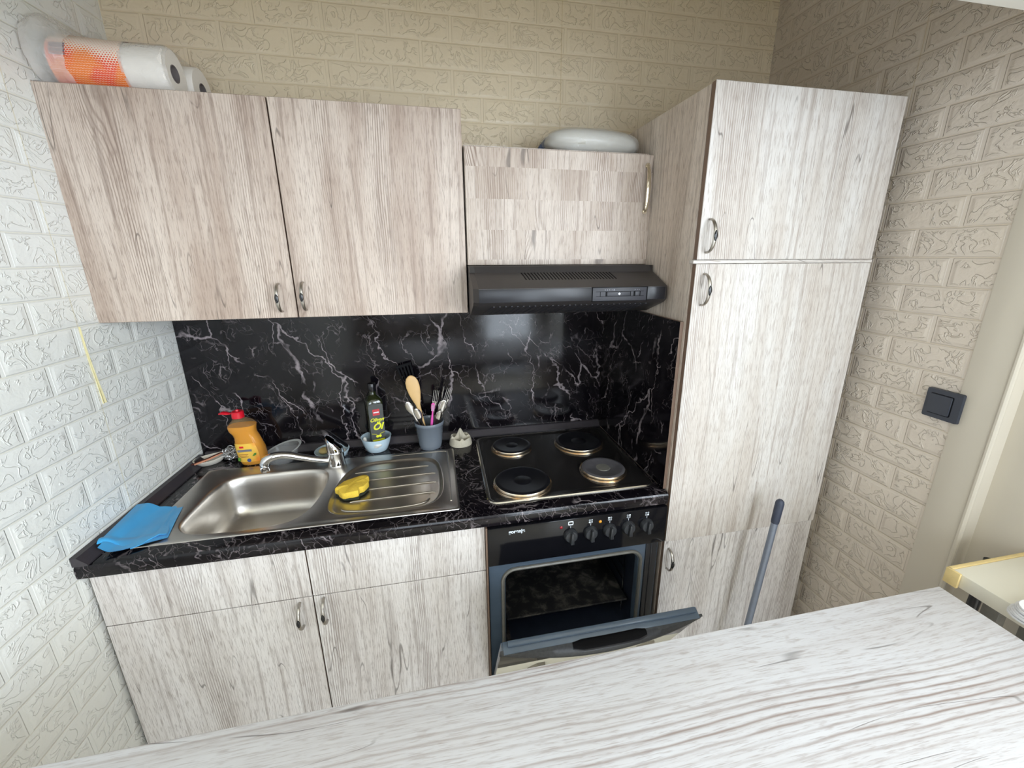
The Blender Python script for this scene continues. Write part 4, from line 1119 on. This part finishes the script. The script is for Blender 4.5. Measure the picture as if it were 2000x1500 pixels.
# spoon rest dish with two sticks, steel wool
cx, cy = 0.050, -0.066
t = thing('ceramic_dish', 'small off-white oblong dish in the left corner of the worktop', 'dish', (cx, cy, ZW))
rotd = Matrix.Rotation(math.radians(38), 3, 'Z')
def dring(a_, b_, z, n=40, wav=0.0, lift=0.0):
    out = []
    for q in range(n):
        an = 2*PI*q/n
        k_ = 1+wav*math.cos(3*an+0.6)
        p = rotd@Vector((a_*k_*math.cos(an), b_*k_*math.sin(an), 0))
        out.append(Vector((cx+p.x, cy+p.y, ZW+z+lift*(0.5+0.5*math.cos(2*an)))))
    return out
bm = B(); loft(bm, [dring(0.030, 0.018, 0.0), dring(0.034, 0.021, 0.002), dring(0.048, 0.031, 0.014, wav=0.05, lift=0.003), dring(0.056, 0.036, 0.022, wav=0.08, lift=0.006), dring(0.054, 0.034, 0.0232, wav=0.08, lift=0.006), dring(0.044, 0.027, 0.012, wav=0.04, lift=0.002), dring(0.030, 0.017, 0.0045)])
P('dish', bm, M['white_ceramic'], t, smooth=60)
bm = B(); sweep(bm, [(0.020, -0.126, ZW+0.0285), (0.050, -0.080, ZW+0.026), (0.088, -0.030, ZW+0.031)], [0.0028, 0.0035, 0.003], 8); tag(finish('wooden_stick', bm, M['brown_stick'], origin=(0.05, -0.08, ZW+0.02)), 'dark brown thin stick lying across the off-white dish', 'stick')
bm = B(); sweep(bm, [(0.030, -0.128, ZW+0.0285), (0.056, -0.090, ZW+0.027), (0.090, -0.045, ZW+0.031)], [0.003, 0.0035, 0.002], 8); tag(finish('wooden_stick', bm, M['tan_stick'], origin=(0.056, -0.09, ZW+0.02)), 'salmon-coloured thin stick lying across the off-white dish', 'stick')
wc = Vector((0.118, -0.052, ZW+0.029))
bm = B(); rnd = random.Random(3)
for q in range(26):
    ax = Vector((rnd.uniform(-1, 1), rnd.uniform(-1, 1), rnd.uniform(-1, 1))).normalized(); b_ = ax.orthogonal().normalized(); c_ = ax.cross(b_)
    pts = []; off = ax*rnd.uniform(-0.018, 0.018); rr_ = rnd.uniform(0.012, 0.023)
    for i in range(49):
        a = 2*PI*i/24; k_ = 1+0.2*math.sin(7*a+q)
        p = off+(b_*math.cos(a)+c_*math.sin(a))*rr_*k_+ax*0.003*math.sin(5*a)
        p = Vector((p.x*1.25, p.y*0.95, p.z*1.0)); p.z = max(p.z, -0.0275)
        pts.append(wc+p)
    sweep(bm, pts, 0.0012, 5)
tag(finish('steel_wool', bm, M['wire'], origin=tuple(wc-Vector((0, 0, 0.028)))), 'tangled steel wool scourer left of the dish soap bottle', 'scourer')

# grey utensil cup
ux, uy = 0.848, -0.088
t = thing('utensil_cup', 'smoky grey plastic beaker holding cutlery at the back of the drainer', 'cup', (ux, uy, ZW))
bm = B(); lathe(bm, ux, uy, [(0.0, ZW), (0.040, ZW), (0.043, ZW+0.003), (0.0455, ZW+0.02), (0.0545, ZW+0.098), (0.0575, ZW+0.100), (0.0575, ZW+0.112), (0.0560, ZW+0.113), (0.0550, ZW+0.111), (0.053, ZW+0.096), (0.0435, ZW+0.02), (0.040, ZW+0.005), (0.0, ZW+0.004)], 56)
P('beaker', bm, M['grey_cup'], t, smooth=60)
def along(p0, p1, f_): return Vector(p0).lerp(Vector(p1), f_)
def basis(p0, p1, face=(0, -1, 0.2)):
    d = (Vector(p1)-Vector(p0)).normalized(); s = d.cross(Vector(face)).normalized(); n_ = s.cross(d).normalized(); return d, s, n_
def flat_sweep(bm, p0, p1, stations, face=(0, -1, 0.2), n=14):
    """stations: (distance from p0, half width, half thickness, forward offset)"""
    d, s, n_ = basis(p0, p1, face); rings = []
    for L_, w_, h_, o_ in stations:
        c = Vector(p0)+d*L_+n_*o_
        rings.append([c+s*w_*math.cos(2*PI*q/n)+n_*h_*math.sin(2*PI*q/n) for q in range(n)])
    loft(bm, rings)
CUT = 'cutlery in the grey beaker'
zc = ZW+0.008
# wooden spoon
p0 = (0.8440, -0.098, zc); p1 = (0.788, -0.092, 1.160)
Lw = (Vector(p1)-Vector(p0)).length
bm = B(); flat_sweep(bm, p0, p1, [(0, 0.006, 0.005, 0), (Lw-0.16, 0.0065, 0.005, 0), (Lw-0.12, 0.009, 0.005, 0), (Lw-0.095, 0.017, 0.005, 0), (Lw-0.07, 0.0225, 0.005, 0), (Lw-0.045, 0.0250, 0.005, 0), (Lw-0.025, 0.0235, 0.0045, 0), (Lw-0.01, 0.0175, 0.004, 0), (Lw-0.002, 0.008, 0.003, 0), (Lw, 0.002, 0.001, 0)], n=20)
tag(finish('wooden_spoon', bm, M['beech'], origin=p0, smooth=60), 'pale wooden spoon standing tallest in the grey beaker', 'spoon', CUT)
# black slotted turner behind
p0 = (0.846, -0.062, zc); p1 = (0.762, -0.030, 1.190)
Lw = (Vector(p1)-Vector(p0)).length; d, s, n_ = basis(p0, p1)
bm = B(); flat_sweep(bm, p0, p1, [(0, 0.006, 0.003, 0), (Lw-0.115, 0.006, 0.003, 0), (Lw-0.10, 0.010, 0.003, 0)])
q0 = Vector(p0)+d*(Lw-0.105)
for k_ in range(5):
    a = q0+s*(-0.026+0.013*k_)*0.75; b = q0+d*0.10+s*(-0.026+0.013*k_)
    sweep(bm, [a, b], 0.0036, 8, 0.0016, up=tuple(n_))
sweep(bm, [q0+d*0.10-s*0.029, q0+d*0.10+s*0.029], 0.0016, 8, 0.006, up=tuple(d))
sweep(bm, [q0-s*0.021, q0+s*0.021], 0.0016, 8, 0.006, up=tuple(d))
tag(finish('slotted_turner', bm, M['black_deep'], origin=p0), 'black slotted turner behind the wooden spoon', 'spatula', CUT)
def spoon(p0, p1, lab, w=0.0155):
    Lw = (Vector(p1)-Vector(p0)).length; bm = B()
    flat_sweep(bm, p0, p1, [(0, 0.006, 0.0012, 0), (0.03, 0.007, 0.0012, 0), (Lw-0.075, 0.003, 0.0014, 0), (Lw-0.058, 0.0045, 0.0014, 0), (Lw-0.045, w*0.75, 0.0035, -0.002), (Lw-0.028, w, 0.0045, -0.004), (Lw-0.012, w*0.8, 0.0035, -0.003), (Lw-0.002, w*0.35, 0.0015, 0), (Lw, 0.001, 0.0005, 0)])
    tag(finish('spoon', bm, M['cutlery'], origin=p0, smooth=60), lab, 'spoon', CUT)
def fork(p0, p1, lab):
    Lw = (Vector(p1)-Vector(p0)).length; d, s, n_ = basis(p0, p1); bm = B()
    flat_sweep(bm, p0, p1, [(0, 0.006, 0.0012, 0), (0.03, 0.007, 0.0012, 0), (Lw-0.08, 0.003, 0.0014, 0), (Lw-0.062, 0.010, 0.0012, 0.001), (Lw-0.048, 0.0115, 0.0012, 0.002), (Lw-0.045, 0.011, 0.001, 0.002)])
    for k_ in range(4):
        a = Vector(p0)+d*(Lw-0.047)+s*(-0.0096+0.0064*k_)+n_*0.002; b = Vector(p0)+d*Lw+s*(-0.0096+0.0064*k_)
        sweep(bm, [a, b], [0.0016, 0.0009], 6)
    tag(finish('fork', bm, M['cutlery'], origin=p0, smooth=60), lab, 'fork', CUT)
def knife(p0, p1, lab):
    Lw = (Vector(p1)-Vector(p0)).length; bm = B()
    flat_sweep(bm, p0, p1, [(0, 0.008, 0.003, 0), (0.07, 0.007, 0.003, 0), (0.09, 0.005, 0.002, 0), (0.10, 0.009, 0.0008, 0), (Lw-0.03, 0.009, 0.0007, 0), (Lw-0.01, 0.006, 0.0005, 0), (Lw, 0.001, 0.0004, 0)], face=(0.75, -0.6, 0.1))
    tag(finish('table_knife', bm, M['cutlery'], origin=p0, smooth=60), lab, 'knife', CUT)
spoon((0.850, -0.100, zc), (0.770, -0.112, 1.062), 'steel spoon leaning furthest left in the grey beaker')
knife((0.842, -0.088, zc), (0.781, -0.078, 1.100), 'steel knife behind the wooden spoon on the left')
spoon((0.856, -0.084, zc), (0.801, -0.120, 1.035), 'steel spoon low at the left front below the wooden spoon', 0.015)
fork((0.846, -0.070, zc), (0.884, -0.060, 1.085), 'steel fork standing upright behind the pink toothbrush')
knife((0.852, -0.080, zc), (0.917, -0.075, 1.120), 'steel knife standing tallest at the right of the beaker')
fork((0.858, -0.066, zc), (0.936, -0.070, 1.092), 'steel fork leaning furthest right in the grey beaker')
spoon((0.850, -0.100, zc), (0.912, -0.112, 1.060), 'warm-tinted steel spoon at the right front of the beaker', 0.018)
spoon((0.846, -0.096, zc), (0.892, -0.122, 1.020), 'small steel spoon just right of the toothbrush', 0.013)
# toothbrush
p0 = (0.846, -0.108, zc); p1 = (0.869, -0.132, 1.058)
Lw = (Vector(p1)-Vector(p0)).length; d, s, n_ = basis(p0, p1)
t = thing('toothbrush', 'pink toothbrush standing in the middle of the cutlery beaker', 'toothbrush', p0)
bm = B(); flat_sweep(bm, p0, p1, [(0, 0.004, 0.003, 0), (0.05, 0.0055, 0.004, 0), (0.10, 0.005, 0.0035, 0), (Lw-0.07, 0.005, 0.0035, 0), (Lw-0.045, 0.0028, 0.0025, 0), (Lw-0.032, 0.0035, 0.0025, 0), (Lw-0.024, 0.0072, 0.0025, 0), (Lw-0.006, 0.0072, 0.0025, 0), (Lw, 0.003, 0.0015, 0)])
P('handle', bm, M['pink'], t, 'pink handle', smooth=60)
bm = B()
for i in range(5):
    for j in (-1, 0, 1):
        c = Vector(p0)+d*(Lw-0.027+i*0.005)+s*j*0.0038; sweep(bm, [c+n_*0.002, c+n_*0.0115], 0.0016, 6)
P('bristles', bm, M['bristle'], t, 'pale pink bristles')

# egg carton piece
ex, ey = 0.968, -0.082
def eggh(x, y):
    r = 1e9
    h = 0.036*min(1.0, 0.0+1.0)
    best = 0
    for cx_, cy_ in ((-0.023, -0.022), (0.023, -0.022), (-0.023, 0.022), (0.023, 0.022)):
        d = math.hypot(x-cx_, y-cy_); best = max(best, 1-min(1, d/0.024)**2.2)
    pk = math.exp(-((x*x+y*y)/0.00016))*0.032
    return 0.032*(1-best)+0.003+pk
bm = B(); n = 34; S_ = 0.046; g = []
for layer in (0, 1):
    gg = []
    for i in range(n+1):
        rowv = []
        for j in range(n+1):
            x = -S_+2*S_*i/n; y = -S_+2*S_*j/n
            k_ = max(abs(x), abs(y))/max(1e-6, math.hypot(x, y)) if (x or y) else 1
            sq = 1-(1-k_)*0.95
            fx_, fy_ = x*sq, y*sq
            z = eggh(x, y)
            e = max(abs(x), abs(y))/S_
            rim_ = 0.026+0.006*math.sin(2*math.atan2(y, x))**2
            if e > 0.78: z = z+(rim_-z)*min(1, (e-0.78)/0.10)
            if e > 0.90: z = rim_*(1-(e-0.90)/0.10)+0.002
            p = Matrix.Rotation(0.12, 3, 'Z')@Vector((fx_, fy_, 0))
            rowv.append(bm.verts.new((ex+p.x, ey+p.y, ZW+max(0.0005, z-(0.0025 if layer else 0)))))
        gg.append(rowv)
    g.append(gg)
for L_ in (0, 1):
    for i in range(n):
        for j in range(n):
            f = (g[L_][i][j], g[L_][i+1][j], g[L_][i+1][j+1], g[L_][i][j+1]); bm.faces.new(f if L_ == 0 else f[::-1])
per = [(i, 0) for i in range(n)]+[(n, j) for j in range(n)]+[(n-i, n) for i in range(n)]+[(0, n-j) for j in range(n)]
for a, b in zip(per, per[1:]+per[:1]):
    bm.faces.new((g[0][a[0]][a[1]], g[1][a[0]][a[1]], g[1][b[0]][b[1]], g[0][b[0]][b[1]]))
tag(finish('egg_carton', bm, M['egg'], origin=(ex, ey, ZW), smooth=60), 'torn grey egg carton piece left of the hob', 'egg carton')

# yellow sponge on drainer
sc_ = Vector((0.600, -0.378, ZS-0.0045))
t = thing('sponge', 'torn yellow sponge lying on the steel drainer', 'sponge', tuple(sc_))
out2 = [(-0.052, -0.012), (-0.030, 0.040), (0.034, 0.056), (0.047, 0.044), (0.036, 0.026), (0.051, 0.012), (0.040, -0.022), (0.027, -0.032), (0.026, -0.052), (-0.020, -0.048), (-0.036, -0.030), (-0.040, -0.018)]
lp = []
for a_, b_ in zip(out2, out2[1:]+out2[:1]):
    for q in (0.12, 0.4, 0.6, 0.88):
        p_ = Vector((*a_, 0)).lerp(Vector((*b_, 0)), q)
        p_ += Vector((noise.noise(p_*90), noise.noise(p_*90+Vector((5, 5, 5))), 0))*0.0012
        lp.append(p_)
def sring(k_, z): 
    return [sc_+Vector((p.x*k_, p.y*k_, z+0.0035*math.sin(p.x*60))) for p in lp]
bm = B(); loft(bm, [sring(0.97, 0.007), sring(1.0, 0.010), sring(1.0, 0.024), sring(0.96, 0.028), sring(0.7, 0.0305), sring(0.3, 0.031)])
P('foam', bm, M['sponge'], t, smooth=50)
bm = B(); loft(bm, [[sc_+Vector((p.x*0.98, p.y*0.98, 0.0)) for p in lp], [sc_+Vector((p.x*0.99, p.y*0.99, 0.0085)) for p in lp]])
P('scouring_pad', bm, M['scour'], t, 'dark scouring layer underneath')

# blue cloth: folded over the left front corner of the worktop
def cl(u_, v_):
    # u along the short side (left to right), v from the back to the front
    bl_, br_, fl_, fr2 = Vector((0.004, -0.375)), Vector((0.112, -0.372)), Vector((0.0345, -0.590)), Vector((0.150, -0.520))
    bl_ = Vector((-0.004, -0.374)); br_ = Vector((0.098, -0.360)); fl_ = Vector((0.012, -0.562)); fr2 = Vector((0.140, -0.528))
    p = bl_.lerp(br_, u_).lerp(fl_.lerp(fr2, u_), v_)
    return p
bm = B(); nu, nv = 26, 34
def ch(u_, v_, x, y):
    z = 0.0065+0.020*(1-u_)**1.4*(0.4+0.6*v_) + 0.004*math.sin(u_*5+v_*3) + 0.0030*noise.noise(Vector((x*40, y*16, 0)))
    q_ = min(1.0, max(0.0, (x-0.0303*y-0.030)/0.05)); z = max(z, 0.0305*(1-q_*q_*(3-2*q_)))
    z += 0.0035*math.exp(-((u_-0.86-0.05*v_)/0.03)**2)
    if v_ > 0.82: z += 0.006*math.sin((v_-0.82)/0.18*PI)*(1-u_)
    return z
for layer in (0, 1):
    pass
rings = []
top = []; bot = []
for i in range(nu+1):
    tr, br2 = [], []
    for j in range(nv+1):
        u_, v_ = i/nu, j/nv
        p = cl(u_, v_)
        jx = 0.006*math.sin(v_*9)*(1 if u_ > 0.95 else 0); jy = 0.0
        if v_ > 0.9: jy = 0.012*math.sin(u_*7.5+0.5)-(0.010 if 0.55 < u_ < 0.75 else 0)
        x, y = p.x+jx, p.y+jy*(v_-0.9)/0.1 if v_ > 0.9 else p.y
        h_ = ch(u_, v_, x, y)
        x = max(x, 0.0303*y+0.002)
        tr.append(bm.verts.new((x, y, ZT+h_))); 
        edge = min(u_, 1-u_, v_, 1-v_)
        br2.append(bm.verts.new((x, y, ZT+h_-0.0025-0.003*min(1, edge*12))))
    top.append(tr); bot.append(br2)
for i in range(nu):
    for j in range(nv):
        bm.faces.new((top[i][j], top[i+1][j], top[i+1][j+1], top[i][j+1])); bm.faces.new((bot[i][j], bot[i][j+1], bot[i+1][j+1], bot[i+1][j]))
per = [(i, 0) for i in range(nu)]+[(nu, j) for j in range(nv)]+[(nu-i, nv) for i in range(nu)]+[(0, nv-j) for j in range(nv)]
for a, b in zip(per, per[1:]+per[:1]): bm.faces.new((top[a[0]][a[1]], bot[a[0]][a[1]], bot[b[0]][b[1]], top[b[0]][b[1]]))
t = thing('cleaning_cloth', 'folded bright blue cloth lying at the left end of the worktop', 'cloth', (0.08, -0.46, ZT))
P('upper_fold', bm, M['cloth'], t, smooth=70)
bm = B()   # second layer peeking out at the front and right
nn_ = 18; topv = []; botv = []
for i in range(nn_+1):
    a_, b_ = [], []
    for j in range(nn_+1):
        u_, v_ = i/nn_, j/nn_
        p = cl(0.05+u_*1.0, 0.02+v_*1.0); x, y = p.x+0.004, p.y-0.004-0.014*(v_ > 0.97)*math.sin(u_*4+0.2)
        x = max(x, 0.0303*y+0.002)
        z = 0.004+0.012*(1-u_)**1.4*(0.3+0.7*v_)+0.002*math.sin(u_*6+v_*4)
        q_ = min(1.0, max(0.0, (x-0.0303*y-0.030)/0.05)); z = max(z, 0.0275*(1-q_*q_*(3-2*q_)))
        if v_ > 0.85: z += 0.004*(1-u_)
        a_.append(bm.verts.new((x, y, ZT+z))); b_.append(bm.verts.new((x, y, ZT+z-0.0015)))
    topv.append(a_); botv.append(b_)
for i in range(nn_):
    for j in range(nn_):
        bm.faces.new((topv[i][j], topv[i+1][j], topv[i+1][j+1], topv[i][j+1])); bm.faces.new((botv[i][j], botv[i][j+1], botv[i+1][j+1], botv[i+1][j]))
P('lower_fold', bm, M['cloth'], t, smooth=70)

# ------------------------------------------------------------ on top of the cabinets
ZC = ZU1
film_groups = 'kitchen rolls on top of the left wall cabinet'
def roll(cy_, x0_, x1_, lab):
    t = thing('kitchen_roll', lab, 'kitchen roll', ((x0_+x1_)/2, cy_, ZC), film_groups)
    r_ = 0.058; cz_ = ZC+r_+0.003
    bm = B(); pr = [(0.0205, x0_), (0.056, x0_), (0.058, x0_+0.003), (0.058, x1_-0.003), (0.056, x1_), (0.0205, x1_)]
    loft(bm, [[Vector((x, cy_+math.cos(2*PI*q/48)*rr_, cz_+math.sin(2*PI*q/48)*rr_)) for q in range(48)] for rr_, x in pr], False, False)
    P('paper', bm, M['tissue'], t, smooth=50)
    bm = B(); loft(bm, [[Vector((x, cy_+math.cos(2*PI*q/32)*rr_, cz_+math.sin(2*PI*q/32)*rr_)) for q in range(32)] for rr_, x in ((0.0205, x0_-0.001), (0.0205, x1_+0.001), (0.019, x1_+0.001), (0.019, x0_-0.001))], False, False)
    P('core', bm, M['core'], t, 'grey cardboard core', smooth=50)
    return cz_
cz_ = roll(-0.232, 0.020, 0.262, 'front white kitchen roll of the wrapped pack on the left wall cabinet')
roll(-0.110, 0.020, 0.272, 'rear white kitchen roll against the wall on the left wall cabinet')
t = thing('kitchen_roll_wrapper', 'orange dotted clear plastic wrapper around the kitchen rolls', 'wrapper', (0.14, -0.17, ZC))
bm = B(); r_ = 0.0600
def wr(x, cy0, cy1, rr_, jit=0.0):
    out = []
    n = 64
    for q in range(n):
        a = 2*PI*q/n
        cyy = cy1 if math.cos(a) > 0 else cy0
        j_ = jit*noise.noise(Vector((x*30, math.cos(a)*3, math.sin(a)*3)))
        bul = 0.034*max(0, math.sin(a))*max(0, math.cos(a)+0.15)**0.5*max(0.0, 1-max(0, x-0.02)/0.15) if math.cos(a) > -0.15 else 0
        out.append(Vector((x+j_, min(-0.004, cyy+math.cos(a)*(rr_+j_)), cz_+bul+math.sin(a)*min(rr_+j_, 0.0605))))
    return out
loft(bm, [wr(0.022, -0.232, -0.110, 0.0603), wr(0.045, -0.232, -0.110, 0.0603), wr(0.07, -0.232, -0.110, 0.0603), wr(0.10, -0.232, -0.110, 0.0603), wr(0.14, -0.232, -0.110, 0.0603), wr(0.175, -0.232, -0.110, 0.0603)], False, False)
l = bm.loops.layers.uv.new('UVMap')
for f in bm.faces:
    for lp_ in f.loops:
        co = lp_.vert.co; a = math.atan2(co.z-cz_, co.y+0.232)
        if co.y > -0.17: t_ = 0.155-0.5*(co.y+0.17)
        else: t_ = (PI-a)*0.06 if a > 0 else -(a+PI)*0.06
        lp_[l].uv = (co.x, t_)
P('printed_film', bm, M['printfilm'], t, 'white film printed with orange dots', smooth=60, uv=False)
bm = B()   # barcode
for i in range(8):
    w_ = [0.9, 0.4, 1.1, 0.5, 0.5, 1.0, 0.4, 0.8][i]*0.0018
    a0_ = PI*1.0-0.10-0.062*i
    pts = []
    for xx in (0.030, 0.062):
        pts.append(Vector((xx, -0.232+math.cos(a0_)*0.0610, cz_+math.sin(a0_)*0.0610)))
    sweep(bm, pts, w_, 6, 0.0006, up=(0, math.cos(a0_), math.sin(a0_)))
P('barcode', bm, M['print_grey'], t, 'grey striped barcode')
bm = B()
loft(bm, [wr(0.170, -0.232, -0.110, 0.0608, 0.002), wr(0.20, -0.232, -0.110, 0.0612, 0.004), wr(0.23, -0.232, -0.110, 0.0610, 0.005), wr(0.255, -0.232, -0.110, 0.0606, 0.004), wr(0.268, -0.232, -0.11, 0.052, 0.003)], False, False)
P('clear_film_end', bm, M['film'], t, 'crinkled clear film over the right end', smooth=70)
bm = B()   # gathered film at the left end, bulging up over the rolls
rg = []
for i in range(9):
    f_ = i/8; x = 0.060-0.062*f_
    ring = []
    for q in range(40):
        a = 2*PI*q/40
        rr_ = 0.0625+0.034*math.sin(PI*min(1, f_*0.8))*(0.45+0.55*math.sin(a))
        j_ = 0.010*noise.noise(Vector((f_*4, math.cos(a)*2.5, math.sin(a)*2.5)))
        ca, sa = math.cos(a), math.sin(a)
        cyy = -0.110 if ca > 0 else -0.232-0.02*f_
        zz = cz_+sa*(rr_+j_)
        ring.append(Vector((max(x+j_*0.4, 0.0303*(cyy-0.08)+0.008), min(-0.004, cyy+ca*(rr_+j_)*(0.8 if ca > 0 else 1)), max(ZC+0.001, zz))))
    rg.append(ring)
loft(bm, rg, False, True)
P('clear_film_fold', bm, M['film'], t, 'crumpled clear film at the left end', smooth=70)

# bag on the hood cabinet
ZB = ZH1+0.006
t = thing('plastic_bag_parcel', 'white cushion-like parcel in clear plastic on the short wall cabinet', 'parcel', (1.44, -0.18, ZB))
def pil(k_, seed, amp):
    bm = B(); rings = []
    n = 56; m = 18
    for i in range(1, m):
        th = PI*i/m; ring = []
        for q in range(n):
            a = 2*PI*q/n; ca, sa = math.cos(a), math.sin(a)
            e = 0.5
            x = math.copysign(abs(ca)**e, ca)*math.sin(th)**0.55; y = math.copysign(abs(sa)**e, sa)*math.sin(th)**0.55; z = math.copysign(abs(math.cos(th))**0.9, math.cos(th))
            j_ = amp*noise.noise(Vector((x*2.2+seed, y*2.2, z*2)))
            ring.append(Vector((1.432+x*0.160*k_+j_, -0.175+y*0.105*k_+j_, ZB+0.042+z*0.041*k_+j_*0.5 - 0.010*max(0, x)*max(0, x))))
        rings.append(ring)
    for r in rings:
        for p in r: p.z = max(p.z, ZB+0.0008)
    loft(bm, rings); return bm
P('filling', pil(0.97, 1.0, 0.006), M['bag'], t, smooth=70)
P('clear_film', pil(1.02, 2.0, 0.013), M['bagfilm'], t, 'shiny crinkled clear film', smooth=70)
bm = B(); sweep(bm, smooth_path([(1.255, -0.19, ZB+0.003), (1.268, -0.19, ZB+0.028), (1.290, -0.185, ZB+0.052), (1.315, -0.18, ZB+0.070), (1.35, -0.17, ZB+0.084)], 5), 0.009, 10, 0.0028, up=(0, 1, 0))
P('strap', bm, M['navy'], t, 'dark blue fabric edge at the left')

# ------------------------------------------------------------ light switch
t = thing('light_switch', 'square anthracite light switch on the right wall', 'light switch', (2.236, -0.856, 1.202))
xs_ = 2.2365
cy_, cz2 = -0.853, 1.203
def sw(bm, hw, hh, x_in, x_out, r_=0.004, cyo=0.0):
    a = [Vector((x_in, cy_+cyo+p, cz2+q)) for p, q in rrect(-hw, hw, -hh, hh, r_, 4)]; b = [Vector((x_out, cy_+cyo+p, cz2+q)) for p, q in rrect(-hw+0.001, hw-0.001, -hh+0.001, hh-0.001, r_, 4)]
    loft(bm, [a, b])
bm = B(); sw(bm, 0.042, 0.041, 2.2358, 2.2275); P('frame', bm, M['switch'], t)
bm = B(); sw(bm, 0.027, 0.027, 2.2276, 2.2240, cyo=0.006); P('rocker', bm, M['switch'], t)
bm = B(); sw(bm, 0.0275, 0.0285, 2.2276, 2.2266, cyo=0.004); P('rocker_gap', bm, M['black_deep'], t)

# ------------------------------------------------------------ mop stick
p_top = Vector((1.940, -0.690, 0.846)); p_bot = Vector((1.852, -0.715, 0.010))
t = thing('mop', 'blue-grey mop stick with slate grip standing before the tall cupboard', 'mop', tuple(p_bot))
pg = p_top.lerp(p_bot, 0.095)
bm = B(); sweep(bm, [pg.lerp(p_top, -0.02), p_bot+Vector((0, 0, 0.02))], 0.0105, 20); P('stick', bm, M['stick_grey'], t)
bm = B(); sweep(bm, [p_top+Vector((0, 0, 0.001)), p_top.lerp(pg, 0.05), p_top.lerp(pg, 0.14), p_top.lerp(pg, 0.9), pg.lerp(p_bot, 0.002)], [0.006, 0.011, 0.0132, 0.0125, 0.0118], 20); P('grip', bm, M['grip'], t, 'dark slate hand grip')
bm = B(); box(bm, p_bot.x-0.11, p_bot.x+0.11, p_bot.y-0.03, p_bot.y+0.03, 0.0, 0.035, 0.01); P('mop_head', bm, M['grip'], t)

# ------------------------------------------------------------ counter in the foreground
ZTB = 0.90
t = thing('bar_counter', 'large whitewashed wood-grain counter across the foreground', 'table', (1.1, -1.4, 0))
bm = B(); box(bm, 0.28, 1.939, -1.95, -1.117, ZTB-0.036, ZTB, 0.0015, 2)
P('table_top', bm, M['wood_table'], t, grain='x')
bm = B(); box(bm, 0.33, 0.37, -1.80, -1.22, 0, ZTB-0.036, 0.002); P('panel_leg', bm, M['wood_side'], t)
bm = B(); box(bm, 1.80, 1.84, -1.80, -1.22, 0, ZTB-0.036, 0.002); P('panel_leg', bm, M['wood_side'], t)

TX0, TX1, TZ1 = 2.205, 2.222, 0.860
# cream side table at the right, black tubular frame behind it, paper stack
ZS2 = 0.90
t = thing('side_table', 'small cream table with yellow back edge at the right of the counter', 'table', (2.5, -1.3, 0))
bm = B(); box(bm, 2.028, 2.272, -1.75, -1.084, ZS2-0.034, ZS2, 0.002); P('table_top', bm, M['cream'], t)
bm = B(); box(bm, 2.024, 2.272, -1.0835, -1.075, ZS2-0.036, ZS2+0.0015, 0.001); box(bm, 2.021, 2.0275, -1.102, -1.075, ZS2-0.036, ZS2+0.0015, 0.001); P('back_edge', bm, M['yellow_edge'], t, 'yellow wooden edging strip')
for x in (2.09, 2.245):
    for y in (-1.70, -1.14):
        bm = B(); box(bm, x-0.015, x+0.015, y-0.015, y+0.015, 0, ZS2-0.035, 0.002); P('leg', bm, M['gasket'], t)
bm = B(); sweep(bm, smooth_path([(TX0, -1.045, 0.0), (TX0, -1.045, 0.35), (TX0+0.01, -1.045, 0.62), (TX1, -1.045, TZ1)], 6), 0.012, 14)
t = thing('folding_chair', 'black tubular chair frame just showing beyond the cream table', 'chair', (2.262, -1.03, 0))
P('back_tube', bm, M['black_plastic'], t)
bm = B(); box(bm, TX0-0.28, TX0, -1.052, -1.038, 0.40, 0.415, 0.003); P('cross_bar', bm, M['black_plastic'], t)
# folded paper stack
t = thing('paper_stack', 'stack of thin white folded papers on the cream side table', 'paper', (2.36, -1.22, ZS2))
for i in range(7):
    bm = B()
    s_ = 0.003*math.sin(i*2.1)
    lp2 = [Vector((x, y, 0)) for x, y in rrect(1.985+s_, 2.25+s_, -1.40, -1.190+s_*0.6-0.002*i, 0.03, 6)]
    loft(bm, [[p+Vector((0, 0, ZS2+0.0005+i*0.0042)) for p in lp2], [p+Vector((0, 0, ZS2+0.0037+i*0.0042)) for p in lp2]])
    P('sheet', bm, M['paper'], t)

for o in bpy.data.objects:
    if '_o' in o: del o['_o']
